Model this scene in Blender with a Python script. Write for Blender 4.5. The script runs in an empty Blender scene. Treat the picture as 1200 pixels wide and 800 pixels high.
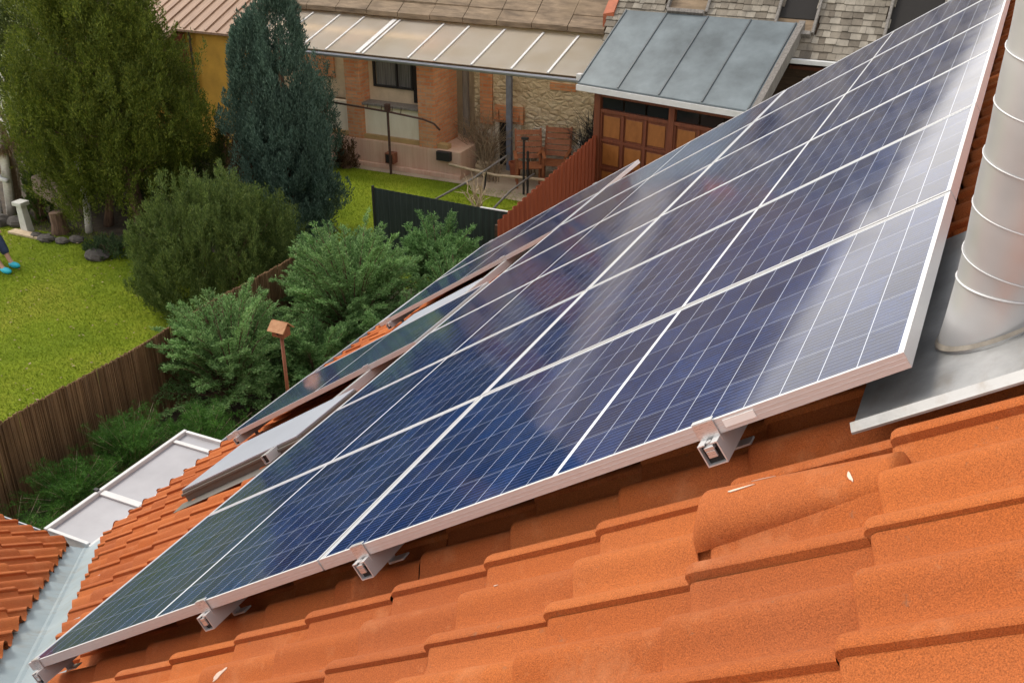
import bpy, bmesh, math, random
import numpy as np
from mathutils import Matrix, Vector
from mathutils.bvhtree import BVHTree

SC = bpy.context.scene
COL = SC.collection
R = math.radians
rng = np.random.default_rng(7)
random.seed(7)

# ------------------------------------------------------------------ camera, sky, sun, exposure
HC = 7.1
cd = bpy.data.cameras.new('camera')
cd.sensor_width = 36.0
cd.lens = 36.27
cd.clip_start = 0.05
cd.clip_end = 2000
cam = bpy.data.objects.new('camera', cd)
COL.objects.link(cam)
cam.location = (0, 0, HC)
cam.rotation_euler = (R(90 - 27.1), 0, 0)
SC.camera = cam

SUN_EL, SUN_AZ = 48.0, -58.0        # azimuth measured from +Y towards +X
w = bpy.data.worlds.new('World')
SC.world = w
w.use_nodes = True
wn, wl = w.node_tree.nodes, w.node_tree.links
wn.clear()
sky = wn.new('ShaderNodeTexSky')
sky.sky_type = 'NISHITA'
sky.sun_disc = False
sky.sun_elevation = R(SUN_EL)
sky.sun_rotation = R(SUN_AZ)
sky.air_density = 1.0
sky.dust_density = 1.0
sky.ozone_density = 1.0
hs = wn.new('ShaderNodeHueSaturation')
hs.inputs['Saturation'].default_value = 0.35
bg = wn.new('ShaderNodeBackground')
bg.inputs['Strength'].default_value = 0.15
wo = wn.new('ShaderNodeOutputWorld')
wl.new(sky.outputs[0], hs.inputs['Color'])
# broken white cloud, thickest low in the sky
tcw = wn.new('ShaderNodeTexCoord')
mpw = wn.new('ShaderNodeMapping'); mpw.inputs['Scale'].default_value = (1.6, 1.6, 4.0)
wl.new(tcw.outputs['Generated'], mpw.inputs['Vector'])
nzw = wn.new('ShaderNodeTexNoise'); nzw.inputs['Scale'].default_value = 1.7; nzw.inputs['Detail'].default_value = 6
wl.new(mpw.outputs[0], nzw.inputs['Vector'])
spw = wn.new('ShaderNodeSeparateXYZ'); wl.new(tcw.outputs['Generated'], spw.inputs[0])
def wmath(op, a, b):
    x = wn.new('ShaderNodeMath'); x.operation = op; x.use_clamp = True
    for i, v in enumerate((a, b)):
        if hasattr(v, 'links'): wl.new(v, x.inputs[i])
        else: x.inputs[i].default_value = v
    return x.outputs[0]
low = wn.new('ShaderNodeMapRange'); low.interpolation_type = 'SMOOTHSTEP'
wl.new(spw.outputs[2], low.inputs[0])
low.inputs[1].default_value = .05; low.inputs[2].default_value = .60; low.inputs[3].default_value = 1.0; low.inputs[4].default_value = .0
cov = wn.new('ShaderNodeMapRange'); cov.interpolation_type = 'SMOOTHSTEP'
wl.new(wmath('ADD', nzw.outputs['Fac'], wmath('MULTIPLY', low.outputs[0], .28)), cov.inputs[0])
cov.inputs[1].default_value = .48; cov.inputs[2].default_value = .68; cov.inputs[3].default_value = 0.0; cov.inputs[4].default_value = 1.0
mxw = wn.new('ShaderNodeMix'); mxw.data_type = 'RGBA'
wl.new(cov.outputs[0], mxw.inputs[0]); wl.new(hs.outputs[0], mxw.inputs[6])
mxw.inputs[7].default_value = (9.0, 8.5, 7.8, 1)
wl.new(mxw.outputs[2], bg.inputs['Color'])
wl.new(bg.outputs[0], wo.inputs['Surface'])

sd = bpy.data.lights.new('sun', 'SUN')
sd.energy = 1.45
sd.angle = R(13)
sd.color = (1.0, 0.91, 0.78)
sun = bpy.data.objects.new('sun', sd)
COL.objects.link(sun)
sun.location = (-20, 5, 40)
_d = Vector((math.sin(R(SUN_AZ)) * math.cos(R(SUN_EL)), math.cos(R(SUN_AZ)) * math.cos(R(SUN_EL)), math.sin(R(SUN_EL))))
sun.rotation_euler = _d.to_track_quat('Z', 'Y').to_euler()

SC.view_settings.view_transform = 'Standard'
SC.view_settings.look = 'None'
SC.view_settings.exposure = 0.8
SC.view_settings.gamma = 1.0
SC.view_settings.use_curve_mapping = False

# ------------------------------------------------------------------ frames
# P: the roof plane under the panels  (s down the slope, t along the eave away from the camera, h off the roof)
PS = np.array([-.743, .352, -.570]); PS /= np.linalg.norm(PS)
PE = np.array([.428, .904, 0.0]); PE /= np.linalg.norm(PE)
PS -= PE * (PS @ PE); PS /= np.linalg.norm(PS)
PN = np.cross(-PS, PE)
PO = np.array([.753, 1.758, 6.178])
GU = np.array([PE[1], -PE[0], 0.0])       # G: u to the right along the neighbour's front, v away, z up
GV = PE.copy()
GZ = math.atan2(GU[1], GU[0])
SLOPE = math.asin(-PS[2])

def fP(p):
    p = np.asarray(p, float).reshape(-1, 3)
    return PO + p[:, :1] * PS + p[:, 1:2] * PE + p[:, 2:3] * PN
def fG(p):
    p = np.asarray(p, float).reshape(-1, 3)
    return p[:, :1] * GU + p[:, 1:2] * GV + p[:, 2:3] * np.array([0, 0, 1.0])
def fW(p):
    return np.asarray(p, float).reshape(-1, 3)
def wG(u, v, z=0.0):
    return Vector(fG([[u, v, z]])[0])
def wP(s, t, h=0.0):
    return Vector(fP([[s, t, h]])[0])

# ------------------------------------------------------------------ materials
class NT:
    def __init__(self, name):
        self.m = bpy.data.materials.new(name)
        self.m.use_nodes = True
        self.n = self.m.node_tree.nodes
        self.l = self.m.node_tree.links
        self.b = self.n['Principled BSDF']
        self.out = self.n['Material Output']
        self._tc = None
    def tc(self):
        if not self._tc:
            self._tc = self.n.new('ShaderNodeTexCoord')
        return self._tc.outputs['Object']
    def map(self, scale=(1, 1, 1), rot=(0, 0, 0), loc=(0, 0, 0), src=None):
        m = self.n.new('ShaderNodeMapping')
        self.l.new(src or self.tc(), m.inputs['Vector'])
        m.inputs['Scale'].default_value = scale
        m.inputs['Rotation'].default_value = rot
        m.inputs['Location'].default_value = loc
        return m.outputs[0]
    def noise(self, scale, detail=4, rough=.55, vec=None, dist=0.0):
        t = self.n.new('ShaderNodeTexNoise')
        t.inputs['Scale'].default_value = scale
        t.inputs['Detail'].default_value = detail
        t.inputs['Roughness'].default_value = rough
        t.inputs['Distortion'].default_value = dist
        self.l.new(vec or self.tc(), t.inputs['Vector'])
        return t.outputs['Fac']
    def ramp(self, fac, stops):
        r = self.n.new('ShaderNodeValToRGB')
        e = r.color_ramp.elements
        while len(e) < len(stops):
            e.new(.5)
        for i, (p, c) in enumerate(stops):
            e[i].position = p
            e[i].color = (*c, 1) if not isinstance(c, (int, float)) else (c, c, c, 1)
        self.l.new(fac, r.inputs[0])
        return r.outputs[0]
    def mix(self, fac, a, b, mode='MIX'):
        x = self.n.new('ShaderNodeMix')
        x.data_type = 'RGBA'
        x.blend_type = mode
        for i, v in ((0, fac), (6, a), (7, b)):
            if hasattr(v, 'is_linked') or hasattr(v, 'links'):
                self.l.new(v, x.inputs[i])
            elif i == 0:
                x.inputs[0].default_value = v
            else:
                x.inputs[i].default_value = (*v, 1) if not isinstance(v, (int, float)) else (v, v, v, 1)
        return x.outputs[2]
    def math(self, op, a, b=0.0, c=0.0):
        x = self.n.new('ShaderNodeMath')
        x.operation = op
        for i, v in enumerate((a, b, c)):
            if hasattr(v, 'links'):
                self.l.new(v, x.inputs[i])
            else:
                x.inputs[i].default_value = v
        return x.outputs[0]
    def island(self):
        return self.n.new('ShaderNodeNewGeometry').outputs['Random Per Island']
    def bump(self, h, strength=.3, dist=.01):
        b = self.n.new('ShaderNodeBump')
        b.inputs['Strength'].default_value = strength
        b.inputs['Distance'].default_value = dist
        self.l.new(h, b.inputs['Height'])
        self.l.new(b.outputs[0], self.b.inputs['Normal'])
    def set(self, **k):
        for n_, v in k.items():
            i = self.b.inputs[n_.replace('_', ' ')]
            if hasattr(v, 'links'):
                self.l.new(v, i)
            elif isinstance(v, (tuple, list)):
                i.default_value = (*v, 1)
            else:
                i.default_value = v
        return self

def plain(name, c, rough=.7, metal=0.0, var=.12, scale=6.0, bump=.0):
    t = NT(name)
    n = t.noise(scale, 6, .6)
    col = t.ramp(n, [(.3, tuple(x * (1 - var) for x in c)), (.7, tuple(min(1, x * (1 + var)) for x in c))])
    t.set(Base_Color=col, Roughness=rough, Metallic=metal)
    if bump:
        t.bump(t.noise(scale * 8, 5), bump, .01)
    return t.m

def m_tile():
    t = NT('orange_concrete_tile')
    isl = t.island()
    base = t.ramp(isl, [(0, (.335, .084, .019)), (.5, (.39, .103, .023)), (1, (.44, .128, .032))])
    n1 = t.noise(2.2, 5, .6)
    c = t.mix(t.ramp(n1, [(.38, .0), (.75, .55)]), base, (.30, .09, .036))
    n2 = t.noise(420, 3, .7)
    c = t.mix(1.0, c, t.ramp(n2, [(.32, .56), (.5, 1.0), (.68, 1.42)]), 'MULTIPLY')
    lich = t.noise(17, 6, .75)
    c = t.mix(t.ramp(lich, [(.64, 0.0), (.70, .55)]), c, (.22, .12, .07))
    c = t.mix(t.ramp(t.noise(5.5, 6, .7), [(.55, 0.0), (.75, .45)]), c, (.52, .22, .10))
    n3 = t.noise(28, 5, .7)
    c = t.mix(t.ramp(n3, [(.62, 0.0), (.8, .35)]), c, (.60, .26, .12))
    t.set(Base_Color=c, Roughness=.88)
    t.b.inputs['Specular IOR Level'].default_value = .25
    t.bump(t.math('ADD', n2, t.math('MULTIPLY', n3, .8)), .7, .003)
    return t.m

def m_alu(name='brushed_aluminium', c=.72, rough=.38, metal=.85):
    t = NT(name)
    n = t.noise(40, 4, .6, t.map((1, 14, 14)))
    t.set(Base_Color=t.ramp(n, [(.3, c * .9), (.7, c * 1.06)]), Roughness=t.ramp(n, [(.3, rough * .8), (.7, rough * 1.2)]), Metallic=metal)
    return t.m

PL, PW, PT = 1.772, 1.052, .035          # panel length, width, frame depth
def m_cells():
    t = NT('solar_cells_under_glass')
    sep = t.n.new('ShaderNodeSeparateXYZ')
    t.l.new(t.tc(), sep.inputs[0])
    x, y = sep.outputs[0], sep.outputs[1]
    mg, gap = .014, .013
    half = (PL - 2 * mg - gap) / 2
    pitch = half / 10
    xm = t.math('ABSOLUTE', t.math('SUBTRACT', x, PL / 2))            # distance from the middle
    inmid = t.math('LESS_THAN', xm, gap / 2)
    outx = t.math('GREATER_THAN', xm, gap / 2 + half)
    fx = t.math('FRACT', t.math('DIVIDE', t.math('SUBTRACT', xm, gap / 2), pitch))
    ex = t.math('MULTIPLY', t.math('MINIMUM', fx, t.math('SUBTRACT', 1.0, fx)), pitch)
    linex = t.math('LESS_THAN', ex, .0010)
    py = (PW - 2 * mg) / 6
    yy = t.math('SUBTRACT', y, mg)
    fy = t.math('FRACT', t.math('DIVIDE', yy, py))
    ey = t.math('MULTIPLY', t.math('MINIMUM', fy, t.math('SUBTRACT', 1.0, fy)), py)
    liney = t.math('LESS_THAN', ey, .0013)
    outy = t.math('GREATER_THAN', t.math('ABSOLUTE', t.math('SUBTRACT', y, PW / 2)), PW / 2 - mg)
    white = t.math('MAXIMUM', t.math('MAXIMUM', inmid, outx), t.math('MAXIMUM', linex, t.math('MAXIMUM', t.math('MULTIPLY', liney, .55), outy)))
    fb = t.math('FRACT', t.math('MULTIPLY', fy, 9.0))
    bus = t.math('LESS_THAN', t.math('ABSOLUTE', t.math('SUBTRACT', fb, .5)), .035)
    # one hue per cell, faint mottling of the poly crystal
    cid = t.math('FLOOR', t.math('DIVIDE', t.math('SUBTRACT', x, PL / 2), pitch))
    rid = t.math('FLOOR', t.math('DIVIDE', yy, py))
    wn_ = t.n.new('ShaderNodeTexWhiteNoise')
    wn_.noise_dimensions = '2D'
    cb = t.n.new('ShaderNodeCombineXYZ')
    t.l.new(cid, cb.inputs[0]); t.l.new(rid, cb.inputs[1])
    t.l.new(cb.outputs[0], wn_.inputs['Vector'])
    cell = t.ramp(wn_.outputs['Value'], [(0, (.003, .013, .055)), (.5, (.004, .018, .075)), (1, (.007, .026, .098))])
    vor = t.n.new('ShaderNodeTexVoronoi')
    vor.inputs['Scale'].default_value = 55
    t.l.new(t.tc(), vor.inputs['Vector'])
    vs = t.n.new('ShaderNodeSeparateColor'); t.l.new(vor.outputs['Color'], vs.inputs[0])
    cell = t.mix(.35, cell, t.mix(1.0, cell, t.ramp(vs.outputs[0], [(0, .5), (1, 1.6)]), 'MULTIPLY'))
    c = t.mix(t.math('MULTIPLY', bus, .33), cell, (.30, .34, .44))
    thin = t.math('MAXIMUM', linex, t.math('MULTIPLY', liney, .5))
    c = t.mix(thin, c, (.46, .50, .58))
    c = t.mix(t.math('MAXIMUM', inmid, t.math('MAXIMUM', outx, outy)), c, (.74, .76, .78))
    t.set(Base_Color=c, Roughness=.30, Specular_IOR_Level=.0)
    t.b.inputs['Coat Weight'].default_value = 1.0
    t.b.inputs['Coat IOR'].default_value = 1.27
    dn = t.noise(3.0, 5, .6)
    du = t.ramp(t.noise(7, 6, .75, t.map((.35, 1, 1))), [(.40, .0), (.78, .055)])      # thin dust film, runs down the slope
    c = t.mix(du, c, (.42, .40, .36))
    t.l.new(c, t.b.inputs['Base Color'])
    t.l.new(t.ramp(dn, [(.3, .05), (.7, .11)]), t.b.inputs['Coat Roughness'])
    return t.m

def m_brick():
    t = NT('weathered_red_brick')
    br = t.n.new('ShaderNodeTexBrick')
    br.inputs['Scale'].default_value = 1
    br.inputs['Brick Width'].default_value = .25
    br.inputs['Row Height'].default_value = .075
    br.inputs['Mortar Size'].default_value = .008
    br.inputs['Color1'].default_value = (.50, .17, .065, 1)
    br.inputs['Color2'].default_value = (.60, .27, .12, 1)
    br.inputs['Mortar'].default_value = (.36, .27, .19, 1)
    sep = t.n.new('ShaderNodeSeparateXYZ'); t.l.new(t.tc(), sep.inputs[0])
    cb = t.n.new('ShaderNodeCombineXYZ')
    t.l.new(t.math('ADD', sep.outputs[0], sep.outputs[1]), cb.inputs[0]); t.l.new(sep.outputs[2], cb.inputs[1])
    t.l.new(cb.outputs[0], br.inputs['Vector'])
    n = t.noise(7, 6, .7)
    c = t.mix(t.ramp(n, [(.45, 0.0), (.75, .7)]), br.outputs['Color'], (.50, .36, .22))
    t.set(Base_Color=c, Roughness=.9)
    t.bump(t.math('ADD', t.math('MULTIPLY', br.outputs['Fac'], -1.0), n), .8, .02)
    return t.m

def m_stone():
    t = NT('rubble_stone_and_loam')
    v = t.n.new('ShaderNodeTexVoronoi')
    v.inputs['Scale'].default_value = 5.5
    v.feature = 'DISTANCE_TO_EDGE'
    t.l.new(t.map((1, 1, 1.7)), v.inputs['Vector'])
    v2 = t.n.new('ShaderNodeTexVoronoi'); v2.inputs['Scale'].default_value = 5.5
    t.l.new(t.map((1, 1, 1.7)), v2.inputs['Vector'])
    vs = t.n.new('ShaderNodeSeparateColor'); t.l.new(v2.outputs['Color'], vs.inputs[0])
    n = t.noise(3.2, 6, .7)
    st = t.ramp(vs.outputs[0], [(0, (.40, .30, .18)), (.5, (.56, .46, .30)), (1, (.66, .58, .43))])
    c = t.mix(t.ramp(v.outputs['Distance'], [(.0, .8), (.07, 0.0)]), st, (.22, .15, .08))
    c = t.mix(t.ramp(n, [(.38, 0.0), (.56, .85)]), c, (.66, .55, .38))
    sep = t.n.new('ShaderNodeSeparateXYZ'); t.l.new(t.tc(), sep.inputs[0])
    low = t.math('LESS_THAN', t.math('ADD', sep.outputs[2], t.math('MULTIPLY', t.noise(2.5, 5), 1.5)), 1.55)
    c = t.mix(t.math('MULTIPLY', low, .75), c, (.72, .68, .60))
    t.set(Base_Color=c, Roughness=.95)
    t.bump(t.math('ADD', t.math('MULTIPLY', v.outputs['Distance'], 2.0), t.noise(14, 6, .7)), .9, .05)
    return t.m

def m_streak(name, a, b, scale=(1, 1, .15), s=9.0, rough=.85, extra=None, bump=.4, contrast=(.3, .7)):
    t = NT(name)
    n = t.noise(s, 7, .65, t.map(scale))
    c = t.ramp(n, [(contrast[0], a), (contrast[1], b)])
    if extra:
        c = t.mix(t.ramp(t.noise(1.3, 5, .6), [(.45, 0.0), (.7, .7)]), c, extra)
    t.set(Base_Color=c, Roughness=rough)
    t.bump(n, bump, .02)
    return t.m

def m_leaf(name, dark, mid, light, s=1.6, rough=.6, trans=.25):
    t = NT(name)
    c = t.ramp(t.island(), [(0, dark), (.55, mid), (1, light)])
    n = t.noise(s, 3, .5)
    c = t.mix(1.0, c, t.ramp(n, [(.3, .72), (.7, 1.25)]), 'MULTIPLY')
    t.set(Base_Color=c, Roughness=rough, Specular_IOR_Level=.25)
    tr = t.n.new('ShaderNodeBsdfTranslucent')
    t.l.new(c, tr.inputs['Color'])
    mx = t.n.new('ShaderNodeMixShader')
    mx.inputs[0].default_value = trans
    t.l.new(t.b.outputs[0], mx.inputs[1]); t.l.new(tr.outputs[0], mx.inputs[2])
    t.l.new(mx.outputs[0], t.out.inputs['Surface'])
    return t.m

def m_lawn():
    t = NT('lawn_grass')
    n = t.noise(.55, 5, .6); n2 = t.noise(30, 4, .7)
    c = t.ramp(n, [(.32, (.12, .175, .010)), (.5, (.18, .235, .013)), (.68, (.24, .26, .024))])
    c = t.mix(1.0, c, t.ramp(n2, [(.3, .55), (.7, 1.3)]), 'MULTIPLY')
    t.set(Base_Color=c, Roughness=.9, Specular_IOR_Level=.1)
    t.bump(n2, .8, .04)
    return t.m

def m_shingle():
    t = NT('grey_wood_shingle')
    c = t.ramp(t.island(), [(0, (.115, .095, .072)), (.5, (.19, .165, .13)), (1, (.28, .25, .205))])
    n = t.noise(5, 6, .7, t.map((1, .5, .5)))
    c = t.mix(1.0, c, t.ramp(n, [(.25, .5), (.7, 1.25)]), 'MULTIPLY')
    t.set(Base_Color=c, Roughness=.9)
    t.bump(t.noise(30, 5), .4, .01)
    return t.m

M = {}
M['tile'] = m_tile()
M['alu'] = m_alu('brushed_aluminium', .62, .44, .40)
M['alu2'] = m_alu('satin_aluminium', .66, .36, .4)
M['clamp'] = m_alu('clear_anodised_clamp', .62, .30, .6)
M['galv'] = m_alu('dull_galvanised_steel', .56, .55, .6)
def m_flue():
    t = NT('spiral_duct_steel')
    n = t.noise(9, 5, .6, t.map((1, 1, 2.5)))
    n2 = t.noise(2.2, 4, .6)
    t.set(Base_Color=t.ramp(n2, [(.3, .46), (.7, .56)]), Metallic=.5, Roughness=t.ramp(n, [(.3, .34), (.7, .48)]))
    return t.m
M['fluesteel'] = m_flue()
def m_flash():
    t = NT('stained_sheet_metal')
    n = t.noise(5, 6, .7)
    n2 = t.noise(16, 5, .65, t.map((1, .35, 1)))
    c = t.ramp(n, [(.3, (.20, .20, .195)), (.7, (.36, .36, .36))])
    c = t.mix(t.ramp(n2, [(.5, 0.0), (.75, .55)]), c, (.17, .13, .09))
    t.set(Base_Color=c, Metallic=.35, Roughness=t.ramp(n, [(.3, .35), (.7, .6)]))
    t.bump(n, .12, .01)
    return t.m
M['flash'] = m_flash()
M['cells'] = m_cells()
M['backsheet'] = plain('white_backsheet', (.7, .7, .7), .5)
M['sticker'] = plain('white_sticker', (.8, .8, .78), .5, var=.03)
M['black'] = plain('black_rubber', (.012, .012, .012), .6)
M['underlay'] = plain('dark_roof_underlay', (.03, .022, .018), .9)
def m_valley():
    t = NT('pale_blue_painted_metal')
    n = t.noise(3.0, 6, .65); n2 = t.noise(6.0, 6, .7, dist=.4)
    c = t.ramp(n, [(.3, (.23, .29, .32)), (.7, (.31, .37, .395))])
    c = t.mix(t.ramp(n2, [(.5, 0.0), (.72, .6)]), c, (.20, .17, .13))
    t.set(Base_Color=c, Roughness=.48, Metallic=.15)
    return t.m
M['valley'] = m_valley()
M['traypane'] = plain('pale_grey_metal_sheet', (.34, .335, .35), .45, .2, .10, 3.0)
M['white'] = plain('white_painted_metal', (.58, .58, .57), .45, 0, .08)
M['skyglass'] = plain('pale_blue_white_sheet', (.34, .365, .42), .34, 0, .07, 3)
M['skyclad'] = plain('grey_brown_cladding', (.13, .12, .105), .45, .2)
M['plaster'] = plain('cream_plaster', (.62, .54, .42), .9, 0, .14, 3.0, .3)
M['lime'] = m_streak('stained_white_plaster', (.66, .59, .47), (.80, .75, .63), (1, 1, .3), 3.0, bump=.2)
M['beige'] = plain('beige_plaster', (.56, .45, .31), .9, 0, .15, 4.0, .3)
M['ochre'] = plain('ochre_ledge', (.40, .27, .12), .9, 0, .15, 4.0, .3)
M['plinth'] = m_streak('pink_concrete_plinth', (.52, .31, .22), (.64, .44, .33), (3, 3, .15), 4.0, extra=(.50, .37, .27))
M['brick'] = m_brick()
M['stone'] = m_stone()
M['canopy'] = m_streak('beige_roof_sheet', (.64, .57, .47), (.74, .68, .59), (.6, 1.2, 1), 1.6, .55, extra=(.56, .47, .35), bump=.05)
_t = M['canopy'].node_tree      # thin plastic sheet: daylight comes through it
_tr = _t.nodes.new('ShaderNodeBsdfTranslucent'); _tr.inputs['Color'].default_value = (.95, .84, .68, 1)
_mx = _t.nodes.new('ShaderNodeMixShader'); _mx.inputs[0].default_value = .62
_t.links.new(_t.nodes['Principled BSDF'].outputs[0], _mx.inputs[1]); _t.links.new(_tr.outputs[0], _mx.inputs[2])
_t.links.new(_mx.outputs[0], _t.nodes['Material Output'].inputs['Surface'])
M['batten'] = plain('white_cover_strip', (.60, .59, .57), .5, 0, .10)
M['gutter'] = plain('grey_gutter_metal', (.32, .33, .36), .45, .4, .12)
M['oldroof'] = m_streak('weathered_brown_roofing', (.085, .058, .036), (.29, .21, .135), (.35, 1.5, 1.5), 6.0, extra=(.17, .12, .07))
M['shingle'] = m_shingle()
M['zinc'] = plain('weathered_zinc', (.115, .138, .148), .55, .2, .34, 1.4)
M['seam'] = plain('dark_standing_seam', (.10, .11, .115), .5, .4)
M['redwood'] = m_streak('red_brown_stained_wood', (.10, .025, .009), (.19, .05, .016), (4, 4, .3), 6.0, .6)
M['orangepanel'] = m_streak('orange_brown_panel', (.22, .075, .014), (.32, .12, .027), (2, 2, 1), 4.0, .5, bump=.1)
M['darkwood'] = m_streak('dark_brown_wood', (.035, .02, .01), (.09, .055, .03), (1, 1, 6), 5.0)
M['greywood'] = m_streak('weathered_grey_wood', (.10, .09, .08), (.24, .22, .20), (6, 6, .4), 5.0)
M['blackhole'] = plain('unlit_interior_board', (.012, .010, .009), .9)  # near-black colour stands in for the shade inside openings
M['glassdark'] = NT('dark_window_glass').set(Base_Color=(.015, .016, .016), Roughness=.08).m
M['curtain'] = m_streak('grey_curtain', (.03, .03, .03), (.22, .22, .21), (14, 14, .3), 4.0, .8)
M['redsheet'] = m_streak('rust_red_corrugated_sheet', (.20, .035, .012), (.30, .062, .022), (3, 3, .3), 5.0, .5)
M['greensheet'] = m_streak('dark_green_sheet', (.012, .020, .018), (.026, .038, .033), (5, 5, .3), 5.0, .55)
M['reed'] = m_streak('brown_reed_matting', (.045, .022, .010), (.17, .088, .042), (38, 38, .6), 3.0, .9, bump=1.0)
M['rust'] = plain('rusty_iron', (.07, .035, .025), .8, .2, .3, 20)
M['rustbox'] = plain('rusty_red_box', (.20, .07, .035), .8, 0, .3, 10)
M['steelblue'] = plain('blue_grey_paint', (.16, .18, .23), .6, 0, .2, 8)
M['blackiron'] = plain('black_iron', (.015, .015, .016), .6)
M['chairwood'] = m_streak('orange_red_garden_wood', (.20, .06, .02), (.36, .13, .05), (3, 3, 3), 7.0, .6)
M['palewood'] = m_streak('pale_bare_wood', (.36, .26, .16), (.55, .44, .30), (2, 2, 2), 6.0, .8)
M['drytwig'] = m_streak('dry_twig_bark', (.16, .11, .065), (.33, .25, .16), (2, 2, 2), 8.0, .9)
M['bark'] = m_streak('brown_bark', (.06, .035, .022), (.20, .12, .075), (6, 6, .8), 6.0, .95, bump=1.0)
M['birch'] = m_streak('white_birch_bark', (.55, .52, .48), (.78, .76, .72), (2, 2, 6), 5.0, .8, extra=(.30, .27, .24))
M['soil'] = m_streak('dark_garden_soil', (.03, .022, .014), (.085, .062, .038), (1, 1, 1), 5.0, .95, bump=1.0)
M['lawn'] = m_lawn()
M['path'] = m_streak('dusty_concrete_path', (.30, .23, .16), (.46, .37, .27), (1, 1, 1), 2.2, .95)
M['farground'] = plain('far_meadow', (.10, .12, .035), .95, 0, .3, .3)
M['rockslab'] = plain('brown_grey_stone', (.16, .12, .09), .9, 0, .3, 6, .8)
M['darkstone'] = plain('dark_field_stone', (.06, .052, .045), .9, 0, .35, 9, .8)
M['pedestal'] = plain('white_grey_concrete', (.50, .50, .46), .8, 0, .12, 8, .3)
M['yellow'] = plain('yellow_plaster', (.55, .30, .04), .85, 0, .16, 3, .2)
M['brownroof'] = m_streak('brown_roof_sheet', (.20, .11, .065), (.34, .21, .13), (6, .5, .5), 3.0, .6)
M['terracotta'] = plain('terracotta_pot', (.34, .10, .045), .8)
M['chalk'] = plain('pale_dropping', (.62, .48, .38), .9, 0, .2)
M['birdroof'] = m_streak('orange_pine_board', (.34, .15, .06), (.48, .25, .12), (3, 3, 3), 6.0, .7)
M['birdpost'] = plain('red_brown_post', (.22, .065, .025), .6, 0, .2, 12)
M['skin'] = plain('skin', (.50, .28, .20), .6, 0, .06)
M['jeans'] = plain('navy_denim', (.030, .045, .10), .85, 0, .25, 30)
M['shirt'] = plain('grey_shirt', (.22, .24, .28), .85, 0, .15, 12)
M['hair'] = plain('brown_hair', (.05, .03, .02), .7)
M['clog'] = plain('turquoise_clog', (.02, .42, .55), .5, 0, .1)
M['rope'] = plain('grey_wire', (.2, .2, .2), .5, .5)

# ------------------------------------------------------------------ mesh builder
class B:
    def __init__(self, frame=fW):
        self.f, self.v, self.q = frame, [], []
    def _add(self, pts, faces, frame=None):
        o = len(self.v)
        self.v += [tuple(p) for p in (frame or self.f)(pts)]
        self.q += [tuple(o + i for i in f) for f in faces]
        return self
    def box(self, x0, x1, y0, y1, z0, z1):
        p = [(x, y, z) for z in (z0, z1) for y in (y0, y1) for x in (x0, x1)]
        return self._add(p, [(0, 2, 3, 1), (4, 5, 7, 6), (0, 1, 5, 4), (2, 6, 7, 3), (0, 4, 6, 2), (1, 3, 7, 5)])
    def hexa(self, p):      # 8 points: bottom ring then top ring
        return self._add(p, [(3, 2, 1, 0), (4, 5, 6, 7), (0, 1, 5, 4), (1, 2, 6, 5), (2, 3, 7, 6), (3, 0, 4, 7)])
    def slab(self, poly, off):  # polygon thickened by a vector
        n = len(poly)
        p = list(poly) + [tuple(np.array(a, float) + np.array(off, float)) for a in poly]
        fs = [tuple(range(n - 1, -1, -1)), tuple(range(n, 2 * n))] + [(i, (i + 1) % n, n + (i + 1) % n, n + i) for i in range(n)]
        return self._add(p, fs)
    def poly(self, pts):
        return self._add(pts, [tuple(range(len(pts)))])
    def tube(self, path, rad, n=8, cap=True):
        path = self.f(path)
        if np.isscalar(rad):
            rad = [rad] * len(path)
        pts, fs = [], []
        prev = None
        for i, p in enumerate(path):
            a = path[max(i - 1, 0)]; b = path[min(i + 1, len(path) - 1)]
            d = (b - a) / (np.linalg.norm(b - a) + 1e-9)
            if prev is None:
                x = np.cross(d, [0, 0, 1.0])
                if np.linalg.norm(x) < .05:
                    x = np.cross(d, [1.0, 0, 0])
            else:
                x = prev - d * (prev @ d)
            x /= np.linalg.norm(x); prev = x
            y = np.cross(d, x)
            for k in range(n):
                an = 2 * math.pi * k / n
                pts.append(p + rad[i] * (math.cos(an) * x + math.sin(an) * y))
        for i in range(len(path) - 1):
            for k in range(n):
                fs.append((i * n + k, i * n + (k + 1) % n, (i + 1) * n + (k + 1) % n, (i + 1) * n + k))
        if cap:
            fs.append(tuple(range(n - 1, -1, -1)))
            fs.append(tuple((len(path) - 1) * n + k for k in range(n)))
        return self._add(pts, fs, fW)
    def ball(self, c, r, n=10, m=7, squash=(1, 1, 1), noise=0.0):
        pts, fs = [], []
        for j in range(m + 1):
            th = math.pi * j / m
            for k in range(n):
                ph = 2 * math.pi * k / n
                q = 1 + noise * (random.random() - .5) * 2
                pts.append((c[0] + r * squash[0] * q * math.sin(th) * math.cos(ph), c[1] + r * squash[1] * q * math.sin(th) * math.sin(ph), c[2] + r * squash[2] * q * math.cos(th)))
        for j in range(m):
            for k in range(n):
                fs.append((j * n + k, (j + 1) * n + k, (j + 1) * n + (k + 1) % n, j * n + (k + 1) % n))
        return self._add(pts, fs)

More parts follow.
